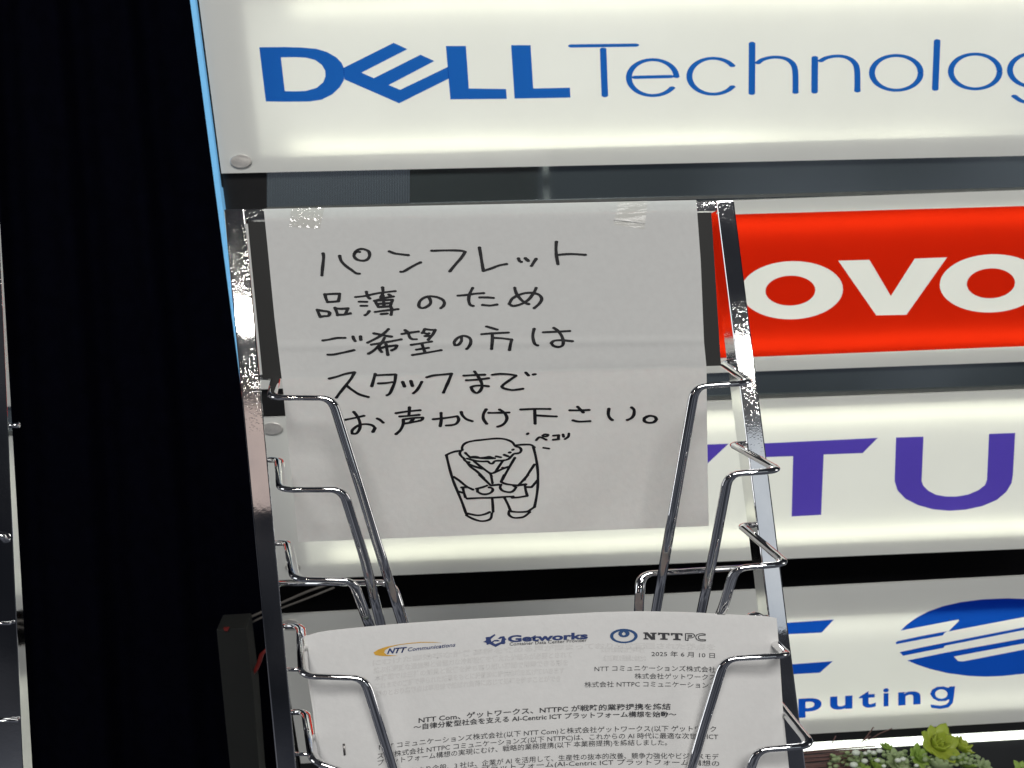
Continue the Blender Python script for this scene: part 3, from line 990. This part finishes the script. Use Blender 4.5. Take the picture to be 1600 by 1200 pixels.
line3 = zC([(115, 255), (200, 242), (290, 224), (392, 222)], [(178, 432), (250, 430), (350, 410), (430, 393), (505, 375)], [(492, 205), (503, 240), (520, 262)], [(586, 202), (590, 248)],
           [(935, 112), (880, 165), (800, 218), (675, 282)], [(752, 165), (830, 180), (900, 195), (975, 206)], [(722, 305), (850, 285), (980, 262), (1095, 240)],
           [(885, 222), (860, 270), (800, 335), (740, 388), (685, 420)], [(820, 325), (828, 370), (852, 398)], [(838, 352), (900, 332), (1030, 315)], [(1040, 318), (1020, 355), (975, 378)],
           [(905, 300), (917, 370), (928, 435)],
           [(1105, 172), (1180, 160), (1250, 150), (1310, 142)], [(1142, 125), (1178, 150)], [(1185, 160), (1200, 212), (1232, 238), (1285, 240)],
           [(1390, 112), (1375, 140), (1357, 162)], [(1390, 112), (1460, 122), (1520, 122)], [(1520, 122), (1490, 180), (1455, 220), (1432, 248)], [(1380, 160), (1420, 172), (1442, 165)], [(1392, 200), (1450, 197)],
           [(1220, 310), (1350, 290), (1475, 268)], [(1352, 290), (1372, 350), (1393, 405)], [(1285, 370), (1360, 358), (1435, 347)], [(1235, 437), (1400, 410), (1595, 376)]) + \
    zD([(235, 205), (235, 250), (200, 293), (160, 298), (150, 265), (182, 220), (240, 190), (300, 195), (343, 225), (345, 275), (322, 320), (298, 345)],
       [(535, 76), (600, 95), (662, 113)], [(478, 168), (600, 158), (795, 149)], [(604, 165), (604, 240), (595, 345)], [(625, 212), (720, 217), (835, 232)], [(833, 238), (820, 290), (808, 358)],
       [(1102, 103), (1086, 180), (1096, 250), (1115, 288), (1145, 302)], [(1212, 145), (1350, 139), (1525, 130)],
       [(1335, 92), (1390, 132), (1430, 190), (1448, 250), (1440, 300), (1390, 320), (1332, 305), (1306, 272), (1340, 246), (1420, 240), (1558, 251)])
line4 = zC([(195, 732), (300, 705), (400, 672), (510, 652)], [(512, 653), (470, 730), (400, 820), (330, 908), (285, 970)], [(412, 820), (480, 872), (570, 928), (685, 963)],
           [(770, 672), (752, 740), (727, 828)], [(775, 690), (900, 685), (1022, 680)], [(1025, 682), (1015, 770), (985, 850), (952, 918), (918, 940)], [(810, 792), (900, 788), (985, 776)],
           [(1112, 772), (1137, 832)], [(1215, 760), (1236, 826)], [(1352, 772), (1322, 830), (1288, 880), (1247, 915)]) + \
    [zoomed(490, 500, 8, [(1415, 715), (1500, 692)]) + zoomed(690, 500, 7.619, [(0, 650), (120, 638)])] + \
    zD([(118, 640), (82, 730), (50, 800), (22, 865)],
       [(265, 662), (390, 655), (515, 650)], [(295, 716), (420, 710), (560, 692)],
       [(392, 612), (440, 680), (473, 740), (480, 800), (452, 850), (412, 868), (372, 842), (350, 800), (400, 783), (480, 780), (558, 788)],
       [(605, 651), (700, 641), (820, 648), (885, 662)], [(885, 664), (800, 722), (740, 765), (717, 790), (740, 812), (830, 832), (900, 828), (968, 818)],
       [(1002, 625), (1035, 660)], [(1090, 650), (1115, 645)])
line5 = zE([(60, 198), (150, 180), (248, 158)], [(145, 118), (185, 170), (208, 232), (203, 292), (170, 335), (130, 335), (132, 300), (190, 255), (260, 241), (328, 252), (358, 280), (337, 320)], [(380, 185), (410, 200), (440, 227)],
           [(568, 132), (690, 113), (810, 102)], [(703, 72), (700, 120), (697, 155)], [(605, 165), (700, 158), (800, 148)], [(640, 195), (740, 180), (835, 175)], [(640, 195), (640, 240), (612, 300), (567, 342)],
           [(835, 178), (828, 197), (800, 207)], [(655, 235), (740, 220), (812, 206)], [(742, 185), (710, 227)],
           [(940, 192), (1060, 180), (1180, 162)], [(1183, 165), (1195, 197), (1172, 235), (1130, 250), (1072, 255)], [(1018, 128), (1020, 200), (1010, 262)], [(1220, 118), (1232, 152), (1270, 190), (1330, 212)],
           [(1470, 92), (1443, 140), (1443, 190), (1475, 238)]) + \
    [zoomed(530, 625, 6.4, [(1495, 128)]) + zoomed(770, 625, 5.926, [(0, 119), (60, 118), (150, 116)])] + \
    zF([(62, 88), (105, 117), (130, 160), (120, 200), (87, 232), (45, 247)],
       [(258, 88), (400, 82), (530, 83)], [(388, 90), (390, 150), (392, 220)], [(405, 142), (500, 148), (588, 152)],
       [(713, 95), (800, 95), (892, 92)], [(785, 62), (812, 88), (838, 115)], [(742, 188), (800, 200), (900, 195)],
       [(1075, 80), (1070, 130), (1083, 165), (1107, 186)], [(1285, 68), (1308, 92), (1305, 138), (1282, 168), (1245, 185)],
       [(1430, 152), (1402, 170), (1405, 195), (1440, 210), (1490, 205), (1515, 180), (1500, 155), (1455, 146), (1420, 158)])
small = zF([(318, 316), (328, 308)], [(402, 372), (430, 345), (462, 352), (495, 368)], [(462, 330), (480, 318), (512, 322), (503, 335), (475, 338), (462, 330)],
           [(560, 330), (612, 325)], [(610, 327), (606, 360)], [(558, 368), (612, 362)], [(650, 318), (656, 342)], [(705, 310), (698, 340), (668, 362)], [(470, 442), (520, 450)])
fig = zG([(325, 330), (320, 290), (350, 240), (420, 205), (520, 185), (640, 172), (760, 158), (880, 152), (980, 160), (1060, 185), (1110, 215), (1140, 255), (1170, 278), (1218, 292), (1243, 330), (1225, 370),
          (1180, 385), (1130, 392), (1080, 440), (1040, 475), (960, 495), (855, 500), (820, 515), (795, 542), (755, 538), (720, 510), (640, 510), (540, 502), (460, 482), (400, 465)],
         [(325, 330), (297, 350), (285, 390), (312, 432), (350, 465), (362, 492), (400, 518), (432, 522)],
         [(370, 375), (400, 405), (440, 440)], [(440, 442), (500, 436), (560, 440), (600, 456), (680, 448), (740, 436), (790, 452), (830, 460)], [(450, 448), (540, 452), (700, 462), (800, 462)],
         [(850, 430), (925, 445)], [(975, 405), (1040, 430)], [(1055, 372), (1075, 368)], [(1108, 330), (1122, 322)],
         [(300, 342), (200, 357), (110, 390), (70, 415)], [(1175, 255), (1280, 246), (1395, 250), (1450, 290)],
         [(510, 510), (600, 582), (680, 642), (752, 692)], [(950, 510), (880, 612), (832, 680), (765, 697)], [(420, 547), (520, 590), (640, 625)], [(820, 685), (900, 650), (970, 618), (1040, 595)], [(950, 608), (975, 612)],
         [(400, 522), (450, 590), (560, 672), (662, 772)], [(1145, 452), (1080, 562), (1002, 700), (952, 790)], [(1450, 557), (1380, 662), (1292, 800)]) + \
    [zoomed(690, 670, 10, [(75, 415), (95, 500), (130, 640), (165, 760)]) + zoomed(690, 740, 10, [(190, 135), (250, 280), (320, 450), (378, 610), (400, 640)])] + \
    [zoomed(690, 670, 10, [(1435, 290), (1468, 420), (1492, 560), (1505, 700)]) + zoomed(690, 740, 10, [(1505, 100), (1500, 230), (1480, 380), (1452, 518)])] + \
    [zoomed(690, 670, 10, [(755, 692), (780, 742)]) + zoomed(690, 740, 10, [(778, 50), (795, 150)])] + \
    zH([(590, 20), (680, 100), (765, 182)], [(980, 20), (930, 128)], [(930, 130), (1000, 160), (1100, 175), (1200, 185)], [(1350, 20), (1275, 105), (1200, 180)], [(190, 50), (280, 112), (390, 200), (492, 250)],
       [(335, 235), (350, 300), (372, 370)], [(395, 390), (600, 380), (800, 376), (1000, 362), (1120, 357)], [(1100, 376), (1200, 370), (1340, 347)], [(1338, 345), (1312, 250), (1302, 168)], [(1215, 178), (1320, 167)], [(310, 216), (400, 211)],
       [(540, 237), (630, 215), (710, 187)], [(562, 242), (560, 280), (620, 315), (690, 322), (760, 302), (798, 265), (788, 228), (740, 215)], [(930, 172), (915, 220), (960, 270), (1060, 290), (1120, 270), (1163, 215), (1125, 190)], [(770, 185), (900, 172)],
       [(270, 280), (330, 300)], [(1320, 211), (1410, 210)], [(1410, 208), (1500, 102)], [(790, 382), (800, 500), (805, 598)], [(985, 382), (1040, 490), (1075, 580)],
       [(400, 622), (560, 652), (680, 632), (752, 600)], [(385, 650), (480, 702), (600, 740), (700, 735), (768, 700), (785, 620)],
       [(1090, 592), (1200, 601), (1340, 592), (1400, 555), (1455, 520)], [(1055, 582), (1052, 640), (1110, 685), (1200, 690), (1290, 672), (1380, 600)])
for ln in (line1, line2, line3, line4, line5):
    pen_strokes('handwriting', ln, notice, M['ink'], nt, 2.65, 1.55)
o = pen_strokes('handwriting', small, notice, M['ink'], nt, 2.2, 1.35)
pen_strokes('drawing', fig, notice, M['ink'], nt, 2.25, 1.45)['label'] = 'line drawing of a person bowing deeply'


def tape(pts, nx=12, ny=10, amp=.0006, m='tape'):
    V = []
    for j in range(ny + 1):
        for i in range(nx + 1):
            x, y = bilerp(pts, i / nx, j / ny)
            V.append(notice(x, y, .0011 + amp * math.sin(i * 1.9 + j * 2.7) * (.4 + .6 * math.sin(j * 1.3))))
    F_ = [(j * (nx + 1) + i, (j + 1) * (nx + 1) + i, (j + 1) * (nx + 1) + i + 1, j * (nx + 1) + i + 1) for j in range(ny) for i in range(nx)]
    return finish('clear_tape', mesh('clear_tape', V, F_), M[m], nt, smooth=True)


tape([(455, 324.5), (507, 323.5), (500, 357), (452, 354)], amp=.0009)
tape([(967, 314.5), (1012, 313.5), (1007, 358), (959, 350.5)], amp=.0001, m='tape_flat')
fold = [(959.5, 343), (985, 345.5), (1007.5, 348.5)]
V, F_ = tube_data([[notice(x, y, .0013) for x, y in fold]], .00028, seg=6)
finish('tape_fold', mesh('tape_fold', V, F_), pbr('tape_fold_edge', (.8, .8, .78), .15, noise=.1), nt, smooth=True)

# ================================================================== THE LEAFLETS
TOP = [(480, 993), (500, 987.5), (540, 983), (620, 975.5), (700, 970), (850, 962), (935, 957.5), (1000, 956), (1070, 957.5), (1136, 961), (1195, 964), (1210, 967)]


def top_edge(x):
    return interp([(a, b) for a, b in TOP], x) if x > 480 else 993


def leaflet(dx, dy, doff, label, group):
    L = [(993, 480), (1066, 486), (1103, 492.5), (1190, 501.6), (1330, 516)]
    R = [(967, 1210), (1023, 1214.5), (1107, 1219.6), (1179, 1227), (1330, 1243)]
    t = thing('leaflet', page(860, 1320, doff), label, 'leaflet', group)
    nu, nv = 50, 24
    V = []
    for j in range(nv + 1):
        v = j / nv
        yl = 993 + (1330 - 993) * v; yr = 967 + (1330 - 967) * v
        xl = interp(L, yl); xr = interp(R, yr)
        for i in range(nu + 1):
            u = i / nu
            x = xl + (xr - xl) * u
            xt = 480 + 730 * u
            y = top_edge(xt) + (1330 - top_edge(xt)) * v
            V.append(page(x + dx, y + dy, doff))
    F_ = [(j * (nu + 1) + i, (j + 1) * (nu + 1) + i, (j + 1) * (nu + 1) + i + 1, j * (nu + 1) + i + 1) for j in range(nv) for i in range(nu)]
    finish('sheet', mesh('sheet', V, F_), M['sheet'], t, smooth=True)
    return t


lf = leaflet(0, 0, 0, 'front printed leaflet with three small company marks along its head', 'leaflets stacked in the wire pocket')
leaflet(3.5, -1.2, -.0022, 'leaflet just behind the front one, only a sliver of its edge showing at the right', 'leaflets stacked in the wire pocket')
leaflet(-4.5, 1.0, -.0040, 'rearmost leaflet of the pile, a pale strip of it showing along the left', 'leaflets stacked in the wire pocket')

PG = lambda off: (lambda x, y, l=0: page(x, y, off + l))
# letterhead mark 1: gold swoosh and italic name
ZN = lambda pts: zoomed(560, 980, 5.333, pts)
tess('swoosh', [[ZN([(700, 131), (620, 123), (520, 123), (420, 132), (320, 146), (230, 164), (165, 186), (125, 212), (140, 232), (190, 240), (260, 241), (332, 237), (280, 234), (235, 229), (214, 212), (222, 190), (260, 168), (330, 150), (420, 138), (520, 129), (620, 128)])]],
     PG(.0004), M['gold'], lf)
text_mesh('letterhead', 'NTT', 604.5, 636, lambda x: 1021.5 - (x - 605) * .09, 8.2, PG(.0006), M['navy'], lf, bold=.035, shear=.35)
text_mesh('letterhead', 'Communications', 637, 711.5, lambda x: 1017.8 - (x - 637) * .105, 6.0, PG(.0006), M['navy'], lf, bold=.012, shear=.2)
# letterhead mark 2
ZG = lambda pts: zoomed(740, 970, 8.0, pts)
tess('emblem', [[ZG([(120, 264), (155, 245), (150, 205), (205, 200), (262, 165), (275, 178), (215, 228), (222, 262), (262, 240), (300, 236), (332, 252), (300, 258), (262, 256), (240, 272), (272, 290), (340, 265), (355, 215), (325, 228), (302, 220), (335, 197),
                     (385, 192), (392, 215), (412, 230), (392, 245), (398, 275), (385, 292), (345, 290), (275, 327), (200, 290), (165, 302), (158, 275)])]],
     PG(.0004), M['navy'], lf)
text_mesh('letterhead', 'Getworks', 793.5, 918.5, lambda x: 1003 - (x - 794) * .042, 10.2, PG(.0006), M['navy'], lf, bold=.04, res=4)
text_mesh('letterhead', 'Container Data Center Provider', 796, 917, lambda x: 1008.8 - (x - 796) * .052, 5.2, PG(.0006), M['print'], lf, bold=.004)
# letterhead mark 3: ring and slab capitals
ZT = lambda pts: zoomed(930, 970, 8.0, pts)
tess('ring_emblem', [[ZT(ell(358, 190, 173, 90, 44)), ZT(ell(358, 192, 132, 68, 40))]], PG(.0004), M['ring'], lf)
tess('ring_emblem', [[ZT([(358, 102), (400, 118), (425, 140), (432, 165), (415, 190), (385, 203), (345, 205), (310, 195), (290, 172), (292, 145), (318, 120)]),
                      ZT([(358, 135), (378, 155), (380, 172), (360, 182), (338, 176), (332, 160)])]], PG(.0006), M['ring'], lf)
slab = [[(603, 143), (655, 143), (712, 200), (710, 163), (690, 162), (688, 148), (768, 148), (768, 164), (748, 165), (750, 237), (700, 237), (640, 175), (643, 217), (665, 218), (665, 233), (605, 233), (605, 217), (622, 217), (620, 160), (603, 158)],
        [(783, 148), (930, 152), (930, 182), (910, 182), (905, 168), (878, 167), (880, 220), (905, 222), (905, 238), (812, 235), (812, 219), (838, 220), (836, 166), (812, 165), (806, 178), (785, 177)],
        [(945, 152), (1092, 156), (1094, 186), (1074, 186), (1068, 172), (1040, 171), (1043, 224), (1070, 226), (1070, 243), (976, 240), (976, 223), (1001, 223), (999, 170), (972, 169), (966, 182), (947, 181)]]
tess('letterhead', [[ZT(p)] for p in slab], PG(.0006), M['print'], lf)
pen_strokes('letterhead', [ZT(p) for p in (
    [(1130, 158), (1210, 160), (1240, 175), (1235, 200), (1200, 212), (1160, 212)], [(1160, 212), (1162, 245)], [(1162, 245), (1130, 243)], [(1130, 243), (1130, 158)], [(1160, 178), (1205, 180), (1205, 195), (1160, 195)],
    [(1375, 165), (1320, 160), (1272, 175), (1258, 205), (1275, 235), (1320, 250), (1378, 250)], [(1378, 250), (1378, 235)], [(1378, 235), (1325, 233), (1295, 220), (1295, 192), (1325, 180), (1375, 180)], [(1375, 180), (1375, 165)])],
    lambda x, y, l=0: page(x, y, .0006 + l), M['print'], lf, .75, .5, jitter=0, lift=0, sharp=75)

LINES = [
    ('2025 年 6 月 10 日', ((1018, 1025), (1070, 1025.8), (1117, 1027.8)), 6.6, 0),
    ('NTT コミュニケーションズ株式会社', ((929, 1048.8), (1021, 1047.6), (1118.4, 1050.2)), 7.2, 0),
    ('株式会社ゲットワークス', ((991.6, 1060), (1050, 1060.4), (1118, 1062)), 7.0, 0),
    ('株式会社 NTTPC コミュニケーションズ', ((913.4, 1073.6), (1010, 1072.6), (1119, 1075)), 7.2, 0),
    ('NTT Com、ゲットワークス、NTTPC が戦略的業務提携を締結', ((654, 1129.4), (844, 1113.5), (1048, 1108)), 7.6, .016),
    ('～自律分散型社会を支える AI-Centric ICT プラットフォーム構想を始動～', ((646, 1140.4), (870, 1123), (1057, 1120)), 7.2, .016),
    ('NTT コミュニケーションズ株式会社(以下 NTT Com)と株式会社ゲットワークス(以下 ゲットワーク', ((592, 1171.5), (870, 1146.3), (1119, 1143)), 7.4, .002),
    ('ス)と株式会社 NTTPC コミュニケーションズ(以下 NTTPC)は、これからの AI 時代に最適な次世代 ICT', ((589.6, 1185.4), (870, 1157.5), (1122, 1155)), 7.4, .002),
    ('プラットフォーム構想の実現にむけ、戦略的業務提携(以下 本業務提携)を締結しました。', ((590, 1196), (870, 1168), (1042.5, 1164)), 7.4, .002),
    ('これにより今般、3 社は、企業が AI を活用して、生産性の抜本的改善、競争力強化やビジネスモデ', ((620, 1211), (866, 1188.5), (1123, 1186.5)), 7.4, .002),
    ('ルの革新を実現する ICT プラットフォーム(AI-Centric ICT プラットフォーム)構想の', ((592, 1224), (850, 1198.6), (1124, 1197)), 7.4, .002),
]
for body, pts, cap, bold in LINES:
    text_mesh('printed_line', body, pts[0][0], pts[2][0], curve3(pts), cap, PG(.0005), M['print'], lf, bold=bold)
# faint print of the next page showing through
gh = ['にむけた高効率な計算基盤を求める声が高まっており分散配置された拠点を', '結ぶ低遅延な通信網と省電力な冷却設備を備えた仕組みが必要とされています', '本構想では三社の知見と設備を持ち寄り短い期間で用意できる形を目指します',
      'これまでの実証で得られた結果をもとに段階的に提供地域を広げていきます', '図のとおり各拠点は専用線で結ばれ負荷に応じて処理を移すことができます']
for i, s in enumerate(gh):
    y = 1040 + i * 12.2
    text_mesh('show_through_line', s[:34 - (i % 3) * 2], 582 + i * 1.5, (1118 if i < 1 else 900 - i * 6), curve3(((582, y), (850, y - 24), (1118, y - 25))), 7.4, PG(.00025), M['ghost'], lf, bold=.03)
y = 1011 + 14
for i in range(2):
    text_mesh('show_through_line', gh[i][:14], 940 + i * 3, 1010 if i else 1008, curve3(((582, y + 20), (850, y - 4 + i * 12), (1118, y - 3 + i * 12))), 7.0, PG(.00025), M['ghost'], lf, bold=.03)
# staple
V, F_ = tube_data([fillet([page(537, 1162, .0008), page(538.6, 1180, .0008)], .001)], .0005)
finish('staple', mesh('staple', V, F_), M['staple'], lf, smooth=True)


# ================================================================== THE PLANTS
def leafmat(name, a, b):
    m, n, l, out = mat(name)
    tc = n.new('ShaderNodeTexCoord')
    t = n.new('ShaderNodeTexNoise'); t.inputs['Scale'].default_value = 60; t.inputs['Detail'].default_value = 3
    l.new(tc.outputs['Object'], t.inputs['Vector'])
    mx = n.new('ShaderNodeMix'); mx.data_type = 'RGBA'
    mx.inputs['A'].default_value = (*a, 1); mx.inputs['B'].default_value = (*b, 1)
    l.new(t.outputs['Fac'], mx.inputs['Factor'])
    p = n.new('ShaderNodeBsdfPrincipled'); p.inputs['Roughness'].default_value = .42
    l.new(mx.outputs['Result'], p.inputs['Base Color'])
    tr = n.new('ShaderNodeBsdfTranslucent'); l.new(mx.outputs['Result'], tr.inputs['Color'])
    ms = n.new('ShaderNodeMixShader'); ms.inputs[0].default_value = .4
    l.new(p.outputs[0], ms.inputs[1]); l.new(tr.outputs[0], ms.inputs[2])
    l.new(ms.outputs[0], out.inputs['Surface'])
    return m


LM = [leafmat('leaf_lime', (.34, .46, .04), (.60, .68, .10)), leafmat('leaf_green', (.22, .40, .06), (.46, .62, .14)), leafmat('leaf_sage', (.32, .44, .20), (.52, .62, .34))]
BERRY = pbr('pale_berry', (.60, .66, .56), .35, noise=.08)
STEM = pbr('dry_stem', (.13, .065, .055), .7, noise=.4, nscale=90)


def leaf_mesh(name, Lg, Wd, Th, cup, m):
    V, F_ = [], []
    ns, nk = 7, 8
    for i in range(ns + 1):
        t = i / ns
        w = Wd * (math.sin(math.pi * min(1, .08 + t * .9) ** .85)) ** .7 * (1 if t < .98 else .1)
        h = Th * math.sin(math.pi * (.1 + .85 * t))
        for k in range(nk):
            a = 2 * math.pi * k / nk
            V.append((w * math.cos(a), t * Lg, h * math.sin(a) + cup * t * t + .25 * w * abs(math.cos(a))))
    for i in range(ns):
        for k in range(nk):
            F_.append((i * nk + k, i * nk + (k + 1) % nk, (i + 1) * nk + (k + 1) % nk, (i + 1) * nk + k))
    F_.append(tuple(reversed(range(nk)))); F_.append(tuple(range(ns * nk, ns * nk + nk)))
    me = mesh(name, V, F_)
    for p in me.polygons: p.use_smooth = True
    me.materials.append(m)
    return me


LEAF = {}


def rosette(px, py, off, R, mi, tilt, spin, rings, label, grp='succulents along the foot of the signs'):
    t = thing('succulent', wall(px, py, off), label, 'succulent', grp)
    t.rotation_euler = (math.radians(tilt[0]), math.radians(tilt[1]), spin)
    key = (mi, round(R, 4))
    if key not in LEAF: LEAF[key] = leaf_mesh('leaf', R, R * .26, R * .10, R * .22, LM[mi])
    c = 0
    for j in range(rings):
        n = 4 + j * 2
        el = 78 - j * (62 / max(1, rings - 1))
        s = .5 + .5 * (j + 1) / rings
        for k in range(n):
            o = bpy.data.objects.new('leaf', LEAF[key])
            COL.objects.link(o); o.parent = t
            az = 2 * math.pi * (k + .5 * (j % 2)) / n + random.uniform(-.12, .12)
            o.rotation_euler = Matrix.Rotation(az, 3, 'Z').to_4x4().to_euler() if False else (Matrix.Rotation(az, 4, 'Z') @ Matrix.Rotation(math.radians(el + random.uniform(-6, 6)), 4, 'X')).to_euler()
            o.scale = (s * 1.35, s * random.uniform(.85, 1.1), s)
            c += 1
    return t


rosette(1462, 1168, .075, .046, 0, (28, 6), .3, 3, 'largest lime green rosette with pointed leaves against the light strip')
rosette(1500, 1172, .060, .030, 0, (30, 30), 1.1, 3, 'lime green rosette at the right end of the plants, leaf stretched rightward')
rosette(1432, 1185, .095, .026, 1, (35, -8), .8, 3, 'mid green rosette below the largest lime rosette')
rosette(1500, 1196, .100, .030, 1, (40, 10), 2.0, 3, 'mid green rosette at the lower right end of the plants')
rosette(1400, 1192, .105, .026, 2, (45, -5), .2, 3, 'pale sage rosette just right of the white berries')
rosette(1366, 1200, .11, .024, 1, (40, 0), 1.5, 3, 'mid green rosette under the cluster of white berries')
rosette(1330, 1190, .09, .022, 2, (40, -15), .9, 3, 'pale sage rosette among the dry brown stems')
rosette(1466, 1202, .12, .028, 2, (45, 0), 2.6, 3, 'pale sage rosette in front, below the largest lime rosette')
rosette(1535, 1204, .09, .024, 2, (40, 20), .4, 3, 'small sage rosette at the far right foot of the plant cluster')
rosette(1597, 1206, .08, .022, 1, (20, 0), .1, 2, 'small green rosette alone at the right picture edge')
rosette(1385, 1172, .07, .018, 1, (30, 0), 2.2, 3, 'small green rosette directly under the light strip, left of the lime ones')
rosette(1345, 1208, .12, .022, 1, (40, 0), .7, 3, 'mid green rosette at the lower left of the plants')

# hops-like pale pods and white berries
def blob(V, F_, c, r, sx=1.5, n=8, m=6):
    b = len(V)
    for j in range(m + 1):
        th = math.pi * j / m
        for k in range(n):
            a = 2 * math.pi * k / n
            V.append(c + Vector((r * sx * math.sin(th) * math.cos(a), r * math.sin(th) * math.sin(a), r * math.cos(th))))
    for j in range(m):
        for k in range(n):
            F_.append((b + j * n + k, b + (j + 1) * n + k, b + (j + 1) * n + (k + 1) % n, b + j * n + (k + 1) % n))


bp = thing('berry_sprig', wall(1370, 1195, .13), 'sprig of round white berries among the green succulents', 'berry sprig')
for (x, y, r) in ((1337.5, 1176, .0052), (1334, 1195, .0052), (1351, 1189, .0042), (1374, 1173, .0040), (1365, 1176, .0036), (1371, 1188, .0036), (1403, 1188, .0040), (1411, 1186, .0036), (1352, 1177, .003), (1432, 1196, .003), (1381, 1197, .003), (1358, 1174, .003)):
    V, F_ = [], []
    blob(V, F_, wall(x, y, .145), r)
    finish('berry', mesh('berry', V, F_), BERRY, bp, smooth=True)
gp = thing('green_pod_sprig', wall(1400, 1205, .12), 'dense sprig of small pale green pods between the rosettes', 'pod sprig')
V, F_ = [], []
for i in range(260):
    x = random.uniform(1296, 1530); y = random.gauss(1190, 9) + max(0, (1330 - x)) * .05
    if y < 1174: y = 1174 + random.random() * 10
    blob(V, F_, wall(x, y, random.uniform(.06, .125)), random.uniform(.0020, .0042), 1.5, 7, 4)
o = finish('pods', mesh('pods', V, F_), LM[2], gp, smooth=True); o['kind'] = 'stuff'
st = thing('dry_stems', wall(1270, 1200, .10), 'bundle of dry reddish brown stems at the left of the plants', 'dry stems')
for i in range(16):
    y = 1172 + i * 2.6 + random.uniform(-1, 1)
    P = [wall(1215, y + 6 + random.uniform(-2, 2), .09), wall(1265, y + 3, .10), wall(1305, y + random.uniform(-2, 2), .11), wall(random.uniform(1325, 1375), y - random.uniform(1, 6), .10)]
    V, F_ = tube_data([fillet(P, .02)], random.uniform(.0009, .0018), seg=7)
    finish('stem', mesh('stem', V, F_), STEM, st, smooth=True)
for P in ([(1345, 1160), (1352, 1154), (1358, 1146), (1365, 1136)], [(1352, 1158), (1362, 1154), (1375, 1146), (1394, 1138)], [(1300, 1162), (1303, 1156), (1306, 1150)], [(1342, 1161), (1350, 1157), (1360, 1150)]):
    V, F_ = tube_data([[wall(x, y, .09) for x, y in P]], .0007, seg=7)
    finish('stem', mesh('stem', V, F_), STEM, st, smooth=True)
# shelf the plants stand on
fr = [wall(x, y, .19) for x, y in ((1150, 1400), (1800, 1364), (1800, 1424), (1150, 1460))]
tag(solid('shelf', fr, [p + WN * .19 for p in fr], M['shelf']), 'dark shelf under the succulents at the foot of the display', 'shelf')
